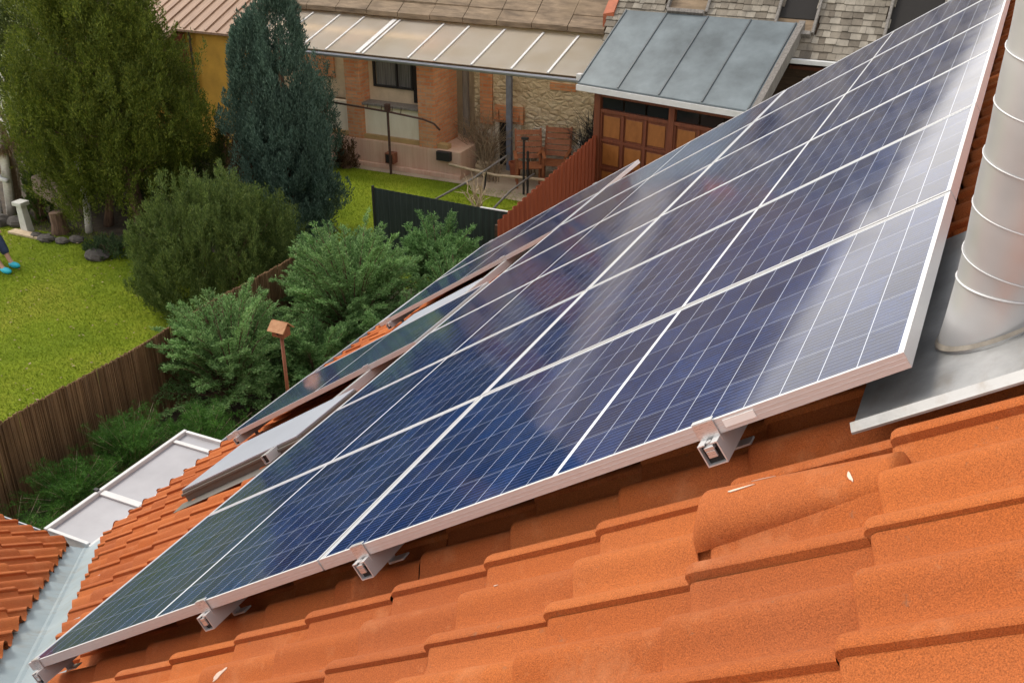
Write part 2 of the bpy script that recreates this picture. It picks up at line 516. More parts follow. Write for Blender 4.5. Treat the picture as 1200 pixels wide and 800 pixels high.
def mesh_obj(name, verts, faces, mat, root=None, parent=None, bev=0.0, smooth=False, recalc=True):
    """one mesh object; vertices are given in world space and stored in the root thing's space"""
    me = bpy.data.meshes.new(name)
    v = np.asarray(verts, float).reshape(-1, 3)
    if root is not None:
        mi = np.array(root.matrix_world.inverted())
        v = v @ mi[:3, :3].T + mi[:3, 3]
    me.from_pydata(v.tolist(), [], faces)
    if recalc or bev:
        bm = bmesh.new(); bm.from_mesh(me)
        bmesh.ops.remove_doubles(bm, verts=bm.verts, dist=1e-6)
        if recalc:
            bmesh.ops.recalc_face_normals(bm, faces=bm.faces)
        if bev:
            es = [e for e in bm.edges if len(e.link_faces) == 2 and e.calc_face_angle(0) > .5]
            bmesh.ops.bevel(bm, geom=es, offset=bev, segments=2, profile=.5, affect='EDGES', clamp_overlap=True)
        bm.to_mesh(me); bm.free()
    me.materials.append(mat)
    if smooth:
        me.polygons.foreach_set('use_smooth', [True] * len(me.polygons))
    o = bpy.data.objects.new(name, me)
    COL.objects.link(o)
    if parent is not None or root is not None:
        o.parent = parent or root
    return o

def part(name, b, mat, root, parent=None, **k):
    return mesh_obj(name, b.v, b.q, mat, root, parent, **k)

def tag(o, label=None, cat=None, group=None, kind=None):
    if label: o['label'] = label
    if cat: o['category'] = cat
    if group: o['group'] = group
    if kind: o['kind'] = kind
    return o

def thing(name, label, cat, loc, rotz=0.0, group=None, mat=None):
    o = bpy.data.objects.new(name, None)
    o.empty_display_size = .2
    COL.objects.link(o)
    mw = mat if mat is not None else (Matrix.Translation(Vector(loc)) @ Matrix.Rotation(rotz, 4, 'Z'))
    o.matrix_world = mw
    bpy.context.view_layer.update()
    return tag(o, label, cat, group)

def gthing(name, label, cat, u, v, z=0.0, group=None):
    return thing(name, label, cat, wG(u, v, z), GZ, group)

def single(name, b, mat, label, cat, base, group=None, kind=None, rotz=GZ, **k):
    """a thing that is one mesh, its origin at its base"""
    mw = Matrix.Translation(Vector(base)) @ Matrix.Rotation(rotz, 4, 'Z')
    mi = np.array(mw.inverted())
    v = np.asarray(b.v) @ mi[:3, :3].T + mi[:3, 3]
    o = mesh_obj(name, v, b.q, mat, None, None, **k)
    o.matrix_world = mw
    return tag(o, label, cat, group, kind)

def copy_tree(o, parent=None):
    c = o.copy(); COL.objects.link(c)
    if parent is not None:
        c.parent = parent
    for ch in list(o.children):
        copy_tree(ch, c)
    return c

# ------------------------------------------------------------------ setting: ground, lawn, path
def sheet(name, pts, z, mat, kind='structure'):
    b = B(fG); b.poly([(p[0], p[1], z) for p in pts])
    o = mesh_obj(name, b.v, b.q, mat, recalc=False)
    return tag(o, kind=kind)
a = np.linspace(0, 2 * math.pi, 65)[:-1]
bb = B(fW); bb.poly([(900 * math.cos(t), 900 * math.sin(t), -.012) for t in a])
tag(mesh_obj('ground', bb.v, bb.q, M['farground'], recalc=False), kind='structure')
sheet('lawn', [(-26, 3), (-9.15, 3), (-9.15, 13.0), (-7.0, 14.4), (-7.0, 18.95), (-14.6, 18.95), (-26, 17.5)], .0, M['lawn'])
sheet('garden_soil', [(-9.15, 3), (-4, 3), (-4, 14.4), (-7.0, 14.4), (-9.15, 13.0)], .004, M['soil'])
sheet('soil_bed', [(-26, 12.6), (-15.2, 12.9), (-13.0, 13.3), (-11.2, 13.6), (-10.9, 15.3), (-13.6, 17.5), (-26, 18.5)], .004, M['soil'])
sheet('concrete_path', [(-14.6, 18.72), (-9.9, 18.78), (-9.6, 18.35), (-6.95, 18.25), (-6.95, 21), (-14.6, 21)], .008, M['path'])

# ------------------------------------------------------------------ our house
EAVE = 6.62                       # slope length from the array's top edge to the eave
EU = float((PO + EAVE * PS - .12 * PN) @ GU)
EZ = float((PO + EAVE * PS - .12 * PN)[2])
CV = 4.13                         # v of the inner corner where the wing's eave meets
house = gthing('house', 'house whose orange tiled roof carries the solar panels and the steel flue', 'house', -1.5, 3.0)

TW, TL = .31, .355
def tile_field(frame, s0, s1, t0, t1, off, ph_s, ph_t, seed, fine=24):
    r = np.random.default_rng(seed)
    V, F = [], []
    xt = np.concatenate([[-.024, -.023, -.0205], np.linspace(-.016, .286, fine)])
    wave = .0225 * (1 + np.cos(2 * math.pi * (xt + .004) / .155))
    wave = np.where(xt < .0, .0225 * (1 + np.cos(2 * math.pi * (xt + .004) / .21)), wave)
    wave[0] -= .034; wave[1] -= .002; wave[2] -= .0008
    wave -= np.where(xt > .225, (xt - .225) / .06 * .012, 0)
    nt = len(xt)
    ss = np.array([0, .1, .2, .3, TL - .016, TL - .007, TL - .002, TL + .001, TL + .0005])
    hh = np.array([0, .0053, .0106, .0159, .0184, .0172, .0146, .0100, -.022])
    ks = np.arange(math.floor((s0 - ph_s) / TL), math.ceil((s1 - ph_s) / TL))
    kt = np.arange(math.floor((t0 - ph_t) / TW), math.ceil((t1 - ph_t) / TW))
    for i in ks:
        for j in kt:
            a0 = ph_s + i * TL; b0 = ph_t + j * TW
            dz = r.normal(0, .0016); ds = r.normal(0, .004); tw = r.normal(0, .006); yw = r.normal(0, .005)
            S = np.clip(a0 + ss + ds, s0, s1 + .02)
            T, SS = np.meshgrid(xt, S)
            HH = off + wave[None, :] + hh[:, None] + dz + tw * (T - .13) + .0
            TT = b0 + T + yw * (SS - a0)
            o = len(V) * 0 + sum(len(x) for x in V)
            V.append(np.stack([SS.ravel(), TT.ravel(), HH.ravel()], 1))
            m = len(ss)
            g = np.arange(m * nt).reshape(m, nt) + o
            F.append(np.stack([g[:-1, :-1].ravel(), g[1:, :-1].ravel(), g[1:, 1:].ravel(), g[:-1, 1:].ravel()], 1))
    return frame(np.concatenate(V)), np.concatenate(F)

def np_mesh(name, v, faces, mat, root=None, parent=None, smooth=True):
    v = np.asarray(v, float)
    if root is not None:
        mi = np.array(root.matrix_world.inverted())
        v = v @ mi[:3, :3].T + mi[:3, 3]
    me = bpy.data.meshes.new(name)
    k = faces.shape[1]
    me.vertices.add(len(v)); me.vertices.foreach_set('co', v.astype(np.float32).ravel())
    me.loops.add(faces.size); me.loops.foreach_set('vertex_index', faces.astype(np.int32).ravel())
    me.polygons.add(len(faces))
    me.polygons.foreach_set('loop_start', np.arange(0, faces.size, k, dtype=np.int32))
    me.polygons.foreach_set('loop_total', np.full(len(faces), k, dtype=np.int32))
    me.polygons.foreach_set('use_smooth', np.full(len(faces), smooth))
    me.update(calc_edges=True)
    me.materials.append(mat)
    o = bpy.data.objects.new(name, me)
    COL.objects.link(o)
    if root is not None:
        o.parent = parent or root
    return o

def clip_obj(o, root, co, no):
    mi = root.matrix_world.inverted()
    c = mi @ Vector(co); n = mi.to_3x3() @ Vector(no)
    bm = bmesh.new(); bm.from_mesh(o.data)
    bmesh.ops.bisect_plane(bm, geom=bm.verts[:] + bm.edges[:] + bm.faces[:], plane_co=c, plane_no=n, clear_inner=True)
    bm.to_mesh(o.data); bm.free()

VERGE = 7.38
OFF = -.177                        # lower surface of the tile field
tv, tf = tile_field(fP, -1.5, EAVE, -3.6, VERGE, OFF, .07, -.075, 3)
roofA = np_mesh('roof', tv, tf, M['tile'], house); roofA.data.set_sharp_from_angle(angle=R(38))
vd = Vector(GU + GV).normalized()
clip_obj(roofA, house, wG(EU, CV) + vd * .14, vd)
nA = len(roofA.data.polygons)

tanS = math.tan(SLOPE)
def fB(p):      # wing roof: x down the slope towards +v (0 at eave, negative above), y along -u, z off the roof
    p = np.asarray(p, float).reshape(-1, 3)
    c, s = math.cos(SLOPE), math.sin(SLOPE)
    u = EU - p[:, 1]
    v = CV + p[:, 0] * c + p[:, 2] * s
    z = EZ - p[:, 0] * s + p[:, 2] * c
    return fG(np.stack([u, v, z], 1))
bv, bf = tile_field(fB, -4.6, 0.0, -4.2, 5.5, -.038, .0, .06, 11, fine=18)
roofB = np_mesh('roof', bv, bf, M['tile'], house); roofB.data.set_sharp_from_angle(angle=R(38))
clip_obj(roofB, house, wG(EU, CV) - vd * .10, -vd)

# underlay below the tiles, far slope, valley sheet, walls
b = B(fP); b.poly([(-1.5, -3.2, -.205), (-1.5, VERGE, -.205), (EAVE, VERGE, -.205), (EAVE, 2.2, -.205)])
part('underlay', b, M['underlay'], house, recalc=False)
b = B(fB); b.poly([(0, 0, -.075), (-6.6, -6.6 * math.cos(SLOPE), -.075), (-6.6, 6, -.075), (0, 6, -.075)])
part('underlay', b, M['underlay'], house, recalc=False)
rz = float(wP(-1.5, 0, -.16)[2]); ru = float(np.array(wP(-1.5, 0, -.16)) @ GU)
b = B(fG); b.poly([(ru, -3, rz), (ru, 1.91 + VERGE, rz), (ru + 5.4, 1.91 + VERGE, rz - 5.4 * tanS), (ru + 5.4, -3, rz - 5.4 * tanS)])
part('back_slope', b, M['tile'], house, recalc=False)
def vstrip(w0, w1, lift):
    # point on the valley line at distance q up from the corner
    b = B(fG)
    n = 14
    pts = []
    for i in range(n + 1):
        q = i * .5 - .08
        cu, cv_ = EU + q, CV - q
        z = EZ + q * tanS - .045
        # A side offset goes +u/+v by w (perpendicular in plan); height rises on both sides
        k = 1 / math.sqrt(2)
        ra = w1 * k * tanS; rb = w0 * k * tanS
        pts += [(cu - w0 * k, cv_ - w0 * k, z + rb + lift), (cu - .012, cv_ - .012, z + .006 + lift), (cu, cv_, z + lift + .012), (cu + .012, cv_ + .012, z + .006 + lift), (cu + w1 * k, cv_ + w1 * k, z + ra + lift)]
    fs = []
    for i in range(n):
        for j in range(4):
            fs.append((i * 5 + j, i * 5 + j + 1, i * 5 + 5 + j + 1, i * 5 + 5 + j))
    b._add(pts, fs)
    return b
part('valley_flashing', vstrip(.22, .26, 0.0), M['valley'], house, recalc=False)
b = B(fG)
b.box(EU + .35, EU + 11.0, -5, 1.91 + VERGE - .35, 0, EZ - .05)
b.box(EU - 6.5, EU + .35, -5, CV - .35, 0, EZ - .05)
part('wall', b, M['plaster'], house)
b = B(fG)      # eave boards
b.box(EU + .02, EU + .36, CV, 1.91 + VERGE, EZ - .16, EZ - .10)
b.box(EU - 6.4, EU, CV - .36, CV - .02, EZ - .16, EZ - .10)
part('soffit', b, M['white'], house)
# wide covered gutter at the eave
gz = EZ - .085
g0, g1 = CV + .08, 5.78
b = B(fG)
uo, ui = EU - .50, EU - .005
b.box(uo + .03, ui - .04, g0 + .02, g1 - .02, gz - .012, gz)
tray = part('gutter_cover', b, M['traypane'], house)
b = B(fG)
b.box(uo, uo + .035, g0, g1, gz - .09, gz + .035)
b.box(ui - .045, ui + .03, g0, g1, gz - .09, gz + .020)
b.box(uo + .036, ui - .046, g0, g0 + .03, gz - .09, gz + .032)
b.box(uo + .036, ui - .046, g1 - .03, g1, gz - .09, gz + .032)
b.box(uo + .036, ui - .046, 4.74, 4.80, gz + .001, gz + .022)
b.box(uo + .036, ui - .046, g1 - .19, g1 - .15, gz + .001, gz + .022)
part('gutter_frame', b, M['white'], house, parent=tray, bev=.006)
b = B(fG)
b.box(uo - .02, uo + .02, 4.735, 4.765, gz + .036, gz + .05)
part('gutter_clip', b, M['black'], house, parent=tray)
b = B(fG)      # thin gutter on the wing and on the far eave
for k in range(1):
    b.box(EU - 6.4, EU - .51, CV + .055, CV + .065, gz - .07, gz + .03)
    b.box(EU - 6.4, EU - .51, CV - .02, CV + .055, gz - .08, gz - .07)
part('gutter', b, M['gutter'], house)
b = B(fG)
b.box(EU - .12, EU - .11, g1 + .02, 1.91 + VERGE, gz - .07, gz + .0)
b.box(EU - .11, EU - .0, g1 + .02, 1.91 + VERGE, gz - .08, gz - .07)
part('gutter', b, M['gutter'], house)

# skylights
def skylight(s0, s1, t0, t1):
    hb, ht = -.19, -.045
    b = B(fP)
    b.box(s0, s1, t0, t0 + .05, hb, ht); b.box(s0, s1, t1 - .05, t1, hb, ht)
    b.box(s0, s0 + .05, t0 + .051, t1 - .051, hb, ht); b.box(s1 - .05, s1, t0 + .051, t1 - .051, hb, ht)
    b.box(s0 - .01, s1 + .012, t0 - .012, t0 + .02, ht - .03, ht - .012)
    fr = part('skylight', b, M['skyclad'], house, bev=.004)
    b = B(fP); b.box(s0 + .004, s1 - .004, t0 + .004, t1 - .004, ht + .001, ht + .012)
    part('pane', b, M['skyglass'], house, parent=fr, bev=.003)
    b = B(fP)       # folded apron lying on the tiles below and beside the frame
    b.slab([(s0, t0 - .10, -.128), (s1 + .06, t0 - .10, -.128), (s1 + .06, t0 - .002, -.118), (s0, t0 - .002, -.118)], (0, 0, .003))
    part('apron', b, M['skyclad'], house, parent=fr)
skylight(3.92, 5.10, 2.10, 2.72)
skylight(4.15, 4.95, 4.42, 4.86)

# flue with a spiral seam, and its flashing sheet
fl = np.array([1.003, 1.903, 0.0]); fl[2] = PO[2] + (-.097 - ((fl - PO)[0] * PN[0] + (fl - PO)[1] * PN[1])) / PN[2]
FR = .10
b = B(fW)
nseg, nh = 48, 120
H0, H1 = -.10, 1.9
pts, fs = [], []
for j in range(nh + 1):
    z = H0 + (H1 - H0) * j / nh
    for k in range(nseg):
        an = 2 * math.pi * k / nseg
        r_ = FR + .0008 * math.sin(z * 31 + an * 2) + (.012 * max(0, (.075 - z) / .15) if z < .075 else 0)
        pts.append((fl[0] + r_ * math.cos(an), fl[1] + r_ * math.sin(an), fl[2] + z))
for j in range(nh):
    for k in range(nseg):
        fs.append((j * nseg + k, j * nseg + (k + 1) % nseg, (j + 1) * nseg + (k + 1) % nseg, (j + 1) * nseg + k))
b._add(pts, fs)
flue = part('flue', b, M['fluesteel'], house, smooth=True, recalc=False)
b = B(fW)
path = []
PIT = .10
for k in range(int((H1 + .05) / PIT * 40)):
    an = -2 * math.pi * k / 40
    path.append((fl[0] + (FR + .001) * math.cos(an), fl[1] + (FR + .001) * math.sin(an), fl[2] + .09 + PIT * k / 40))
b.tube(path, .0017, 6)
b.tube([(fl[0] + (FR + .001) * math.cos(2 * math.pi * k / 40), fl[1] + (FR + .001) * math.sin(2 * math.pi * k / 40), fl[2] + .085) for k in range(41)], .0026, 6)
part('spiral_seam', b, M['galv'], house, parent=flue, smooth=True)
b = B(fW)
cone = []
for k in range(41):
    an = 2 * math.pi * k / 40
    cone.append((fl[0] + (FR + .012) * math.cos(an), fl[1] + (FR + .012) * math.sin(an)))
pts, fs = [], []
for k in range(41):
    x, y = cone[k]
    # height of the flashing plane under this point
    dx = np.array([x, y, 0]) - PO
    hz = PO[2] + (-.094 - (dx[0] * PN[0] + dx[1] * PN[1])) / PN[2]
    ox, oy = x - fl[0], y - fl[1]
    x2, y2 = fl[0] + ox * 1.03, fl[1] + oy * 1.03
    dx = np.array([x2, y2, 0]) - PO
    hz2 = PO[2] + (-.094 - (dx[0] * PN[0] + dx[1] * PN[1])) / PN[2]
    pts += [(x2, y2, hz2 + .002), (x, y, hz + .012)]
for k in range(40):
    fs.append((2 * k, 2 * k + 2, 2 * k + 3, 2 * k + 1))
b._add(pts, fs)
part('collar', b, plain('brown_grey_sealant', (.26, .23, .19), .8, 0, .25, 30), house, parent=flue, smooth=True, recalc=False)
b = B(fP)
b.slab([(.15, -.02, -.106), (-.62, -.05, -.106), (-.62, .95, -.098), (.15, .95, -.098)], (0, 0, .004))
fls = part('flue_flashing', b, M['flash'], house)
b = B(fP)
b.slab([(.155, -.040, -.114), (-.62, -.070, -.114), (-.62, -.05, -.1005), (.155, -.021, -.1005)], (0, 0, .005))
part('flashing_hem', b, M['flash'], house, parent=fls)

# raised ventilation tile
b = B(fP)
ns, nt_ = 18, 16
prof = []
for i in range(ns + 1):
    q = i / ns
    s = .455 - .41 * q
    tc = -.205 + .012 * q
    wd = .082 - .020 * q
    hgt = (.070 - .030 * q) * (1 if q > .06 else (.55 + .45 * math.sin(q / .06 * math.pi / 2)))
    for k in range(nt_ + 1):
        an = math.pi * k / nt_
        prof.append((s, tc + wd * math.cos(an), -.158 + .014 * (1 - q) + hgt * 1.08 * math.sin(an) ** .8))
o0 = len(prof)
prof += [(.472, -.205 + .090 * math.cos(math.pi * k / nt_), -.195) for k in range(nt_ + 1)]
prof += [(.043, -.193 + .062 * math.cos(math.pi * k / nt_), -.165) for k in range(nt_ + 1)]
fs = []
for i in range(ns):
    for k in range(nt_):
        a0 = i * (nt_ + 1) + k
        fs.append((a0, a0 + 1, a0 + nt_ + 2, a0 + nt_ + 1))
for k in range(nt_):
    fs.append((o0 + k, o0 + k + 1, k + 1, k))
    e0 = ns * (nt_ + 1)
    fs.append((e0 + k, e0 + k + 1, o0 + nt_ + 1 + k + 1, o0 + nt_ + 1 + k))
b._add(prof, fs)
vent = part('vent_tile', b, M['tile'], house, smooth=True)

# pale droppings lying on the tiles
bpy.context.view_layer.update()
def tree_of(o):
    mw = o.matrix_world
    vs = [mw @ v.co for v in o.data.vertices]
    return BVHTree.FromPolygons(vs, [p.vertices[:] for p in o.data.polygons])
TA, TV = tree_of(roofA), tree_of(vent)
def on_tile(s, t):
    o_ = wP(s, t, .3); d_ = -Vector(PN)
    best = None
    for tr in (TA, TV):
        h_ = tr.ray_cast(o_, d_, 1.0)
        if h_[0] is not None and (best is None or h_[3] < best[3]):
            best = h_
    return best[0] if best else wP(s, t, -.12)
def dropping(s, t, L, Wd, ang):
    n = 14
    ring, top = [], []
    for k in range(n):
        an = 2 * math.pi * k / n
        rr = 1 + .45 * math.sin(3 * an + s * 50) * random.random()
        ds = L * rr * math.cos(an); dt = Wd * rr * math.sin(an)
        p = on_tile(s + ds * math.cos(ang) - dt * math.sin(ang), t + ds * math.sin(ang) + dt * math.cos(ang))
        ring.append(tuple(p + Vector(PN) * .0008)); top.append(tuple(p + Vector(PN) * .0022))
    b = B(fW); b._add(ring + top, [tuple(range(n, 2 * n))] + [(i, (i + 1) % n, n + (i + 1) % n, n + i) for i in range(n)])
    part('dropping', b, M['chalk'], house, parent=roofA)
for d in ((.35, -.20, .026, .0030, -.25), (.31, -.165, .020, .0016, -.15), (.125, -.225, .013, .0035, 1.2), (2.10, -.262, .032, .006, -.4), (1.02, -.225, .006, .004, .0)):
    dropping(*d)

# ------------------------------------------------------------------ solar panels
def panel_matrix(s_low, t_low, h=0.0, yaw=0.0):
    m = Matrix((( -PS[0], PE[0], PN[0], 0), (-PS[1], PE[1], PN[1], 0), (-PS[2], PE[2], PN[2], 0), (0, 0, 0, 1)))
    return Matrix.Translation(wP(s_low, t_low, h)) @ m @ Matrix.Rotation(yaw, 4, 'Z')
def lbox(b, *a):
    return b.box(*a)
proto = bpy.data.objects.new('solar_panel', None)
COL.objects.link(proto)
b = B(fW)
LIP = .009
b.box(0, PL, 0, .0022, -PT, 0); b.box(0, PL, PW - .0022, PW, -PT, 0)
b.box(0, .0022, .0022, PW - .0022, -PT, 0); b.box(PL - .0022, PL, .0022, PW - .0022, -PT, 0)
b.box(.0022, PL - .0022, .0022, LIP, -.004, 0); b.box(.0022, PL - .0022, PW - LIP, PW - .0022, -.004, 0)
b.box(.0022, LIP, LIP, PW - LIP, -.004, 0); b.box(PL - LIP, PL - .0022, LIP, PW - LIP, -.004, 0)
b.box(.0022, PL - .0022, .0022, .03, -PT, -PT + .002); b.box(.0022, PL - .0022, PW - .03, PW - .0022, -PT, -PT + .002)
for yy in (-.0006, PW - .0004):       # drawn ribs along the long sides
    for zz in (-.012, -.022):
        b.box(0, PL, yy, yy + .001, zz - .001, zz + .001)
o = mesh_obj('frame', b.v, b.q, M['alu']); o.parent = proto
b = B(fW); b.poly([(LIP - .002, LIP - .002, -.0025), (PL - LIP + .002, LIP - .002, -.0025), (PL - LIP + .002, PW - LIP + .002, -.0025), (LIP - .002, PW - LIP + .002, -.0025)])
b.poly([(LIP - .002, LIP - .002, -.0055), (LIP - .002, PW - LIP + .002, -.0055), (PL - LIP + .002, PW - LIP + .002, -.0055), (PL - LIP + .002, LIP - .002, -.0055)])
o = mesh_obj('cell_glass', b.v, b.q, M['cells'], recalc=False); o.parent = proto
b = B(fW); b.box(PL / 2 - .06, PL / 2 + .06, PW * .42, PW * .58, -.024, -.006)
o = mesh_obj('junction_box', b.v, b.q, M['black']); o.parent = proto

SP, TP = 1.7808, 1.06
ordn = ['front', 'second', 'third', 'fourth', 'fifth', 'farthest']
spots = []
for c in range(2):
    for r in range(6):
        if c == 0 and r == 0:
            lb = 'solar panel beside the steel flue at the front, white sticker on its frame'
        elif c == 1 and r == 0:
            lb = 'solar panel at the front lower corner whose tip points at the valley flashing'
        elif c == 0:
            lb = '%s row solar panel of the upper column along the flue side' % ordn[r]
        else:
            lb = '%s row solar panel of the middle column, between white joint and gutter' % ordn[r]
        spots.append((SP * c + PL, TP * r, lb, .0))
spots.append((5.72, 3.13, 'separate solar panel between the two skylights near the gutter', 0.0))
spots.append((5.66, 5.22, 'lower column solar panel just beyond the farther skylight, brownish reflection', 0.0))
spots.append((5.66, 6.28, 'lower column solar panel at the far end, next to the bushes', 0.0))
first_panel = None
for i, (s_, t_, lb, hh_) in enumerate(spots):
    p_ = proto if i == 0 else copy_tree(proto)
    p_.matrix_world = panel_matrix(s_, t_, hh_ + random.uniform(-.0012, .0012), random.uniform(-.0012, .0012))
    if i >= 12:
        p_.matrix_world = p_.matrix_world @ Matrix.Diagonal((1.165, 1, 1, 1))       # a longer module type
    tag(p_, lb, 'solar panel', 'solar panels on the tiled roof')
    if i == 0:
        first_panel = p_
bpy.context.view_layer.update()
b = B(fP); b.box(.335, .41, -.0022, -.0004, -.026, -.008)
part('sticker', b, M['sticker'], first_panel)

# ------------------------------------------------------------------ mounting rails, clamps and hooks
RW = .025
def rail(s, t0, t1, label, clamps, hooks):
    r = thing('mounting_rail', label, 'mounting rail', None, 0, 'aluminium rails under the solar panels', mat=panel_matrix(s, t0, -.082))
    b = B(fP)
    z0, z1 = -.090, -.0365
    # open box section: floor, two sides, two lips
    b.box(s - RW, s + RW, t0, t1, z0, z0 + .003)
    b.box(s - RW, s - RW + .003, t0, t1, z0 + .003, z1 - .003); b.box(s + RW - .003, s + RW, t0, t1, z0 + .003, z1 - .003)
    b.box(s - RW, s - .008, t0, t1, z1 - .003, z1); b.box(s + .008, s + RW, t0, t1, z1 - .003, z1)
    b.box(s - RW + .003, s + RW - .003, t0 + .03, t1, z0 + .016, z0 + .018)
    ch = part('channel', b, M['alu2'], r)
    b = B(fP); b.box(s - RW + .0035, s + RW - .0035, t0 + .012, t0 + .02, z0 + .0035, z1 - .0035)  # solid black plug stands in for the shade inside the rail end
    part('end_shade_plug', b, M['black'], r, parent=ch)
    for tc, way in clamps:      # end clamp: foot in the rail, upright on the frame, lip over the glass edge
        b = B(fP)
        a0, a1 = (tc - .0052, tc - .0016) if way > 0 else (tc + .0016, tc + .0052)
        b.box(s - .026, s + .026, a0, a1, -.052, .0035)
        lo, hi = (tc - .0052, tc + .009) if way > 0 else (tc - .009, tc + .0052)
        b.box(s - .026, s + .026, lo, hi, .0036, .0060)
        f0, f1 = (tc - .034, tc - .0053) if way > 0 else (tc + .0053, tc + .034)
        b.box(s - .012, s + .012, f0, f1, -.052, -.043)
        c0, c1 = (tc - .034, tc - .028) if way > 0 else (tc + .028, tc + .034)
        b.box(s - .011, s + .011, c0, c1, -.070, -.0525)
        ec = part('end_clamp', b, M['clamp'], r, bev=.0012)
        b = B(fP); fm = (f0 + f1) / 2
        b.tube([(s, fm, -.0428), (s, fm, -.036)], .0075, 6)
        part('bolt', b, M['galv'], r, parent=ec)
    for th in hooks:
        b = B(fP)
        b.box(s + RW + .001, s + RW + .006, th, th + .035, -.115, -.045)
        b.box(s - .03, s + RW + .006, th, th + .035, -.121, -.1155)
        part('roof_hook', b, M['galv'], r, bev=.001)
        b = B(fP)
        b.tube([(s + RW + .0065, th + .017, -.066), (s + RW + .017, th + .017, -.066)], .007, 6)
        part('bolt', b, M['clamp'], r)
    return r
TE = TP * 6 - .008
rail(.455, -.032, TE + .03, 'aluminium rail end under the front frame near the white sticker', [(0, 1), (TE, -1)], [.09, 1.2, 2.4, 3.6, 4.8])
rail(1.60, -.032, TE + .03, 'aluminium rail end under the front frame right of the long white joint', [(0, 1), (TE, -1)], [.09, 1.2, 2.4, 3.6, 4.8])
rail(2.37, -.032, TE + .03, 'aluminium rail end under the front frame left of the long white joint', [(0, 1), (TE, -1)], [.09, 1.2, 2.4, 3.6, 4.8])
rail(3.49, -.032, TE + .03, 'aluminium rail end under the front lower tip of the array', [(0, 1), (TE, -1)], [.09, 1.2, 2.4, 3.6, 4.8])
rail(4.13, 2.00, 7.38, 'bare aluminium rail running over the skylights beside the array', [(3.13, 1), (5.22, 1), (7.332, -1)], [2.3, 3.5, 5.3])
rail(5.60, 3.09, 4.24, 'rail under the outer edge of the separate panel, clamp showing at the gutter', [(3.13, 1), (4.182, -1)], [3.3, 4.0])
rail(5.54, 5.18, 7.38, 'rail under the outer edge of the two farthest lower column panels', [(5.22, 1), (7.332, -1)], [5.4, 6.8])

# ------------------------------------------------------------------ neighbour's farmhouse
farm = gthing('farmhouse', 'old low farmhouse with brick piers, stone wall and long beige canopy roof', 'house', -11, 20.0)
b = B(fG); b.box(-15.6, -10.25, 19.05, 20.4, 0, .60); b.box(-15.6, -10.23, 18.97, 19.05, 0, .10)
part('plinth', b, M['plinth'], farm, bev=.012)
b = B(fG); b.box(-15.6, -10.6, 19.12, 19.30, .602, .70)
part('ledge', b, M['ochre'], farm)
b = B(fG); b.box(-15.6, -10.9, 19.20, 19.34, .70, 1.36)
part('parapet', b, M['lime'], farm)
b = B(fG); b.box(-12.72, -11.24, 19.10, 19.44, 1.362, 1.41)
part('sill_ledge', b, M['greywood'], farm, bev=.004)
b = B(fG); b.box(-15.6, -12.70, 19.45, 19.7, 1.36, 2.75); b.box(-12.70, -11.2, 19.45, 19.7, 1.36, 1.72); b.box(-12.70, -12.58, 19.45, 19.7, 1.72, 2.75)
b.box(-12.58, -11.2, 19.45, 19.7, 2.42, 2.75)
part('wall', b, M['beige'], farm)
b = B(fG)
b.box(-12.58, -12.54, 19.40, 19.47, 1.72, 2.42); b.box(-12.0, -11.97, 19.40, 19.47, 1.72, 2.42); b.box(-11.62, -11.58, 19.40, 19.47, 1.72, 2.42)
b.box(-12.54, -11.58, 19.405, 19.465, 1.72, 1.76); b.box(-12.54, -11.58, 19.405, 19.465, 2.38, 2.42)
win = part('window', b, M['blackiron'], farm)
b = B(fG); b.box(-12.54, -11.6, 19.49, 19.50, 1.74, 2.4)
part('pane', b, M['curtain'], farm, parent=win)
b = B(fG); b.box(-11.57, -11.2, 19.42, 19.44, 1.45, 2.42)  # black board on the wall, painted as the dark opening beside the window
part('dark_opening_board', b, M['blackhole'], farm)
for (u0, u1, v1) in ((-13.10, -12.72, 19.60), (-11.27, -10.86, 20.1)):
    b = B(fG); b.box(u0, u1, 19.06, v1, .603, 2.46)
    part('brick_pier', b, M['brick'], farm, bev=.012)
b = B(fG); b.box(-14.6, -13.6, 19.4, 19.46, 1.8, 2.6)
part('brick_infill', b, M['brick'], farm)
b = B(fG); b.box(-10.58, -7.0, 20.40, 20.8, 0, 3.0)
stone = part('stone_wall', b, M['stone'], farm)
b = B(fG); b.box(-10.42, -10.12, 20.35, 20.40, .9, 2.5)
part('brick_infill', b, M['brick'], farm)
b = B(fG); b.box(-8.75, -8.15, 20.37, 20.40, 1.83, 1.98)
part('brick_lintel', b, M['brick'], farm)
b = B(fG); b.box(-10.05, -9.35, 20.30, 20.40, 1.05, 1.36); b.box(-10.05, -9.32, 20.24, 20.30, 1.02, 1.07)
part('brick_lintel', b, M['brick'], farm)
b = B(fG); b.box(-10.02, -9.94, 20.30, 20.40, 0, 1.02); b.box(-9.46, -9.40, 20.30, 20.40, 0, 1.02)
b.box(-9.76, -9.46, 20.33, 20.395, .02, 1.0)
door = part('door', b, M['lime'], farm)
b = B(fG); b.box(-9.94, -9.76, 20.36, 20.397, .02, 1.02)
part('opening', b, M['blackhole'], farm, parent=door)
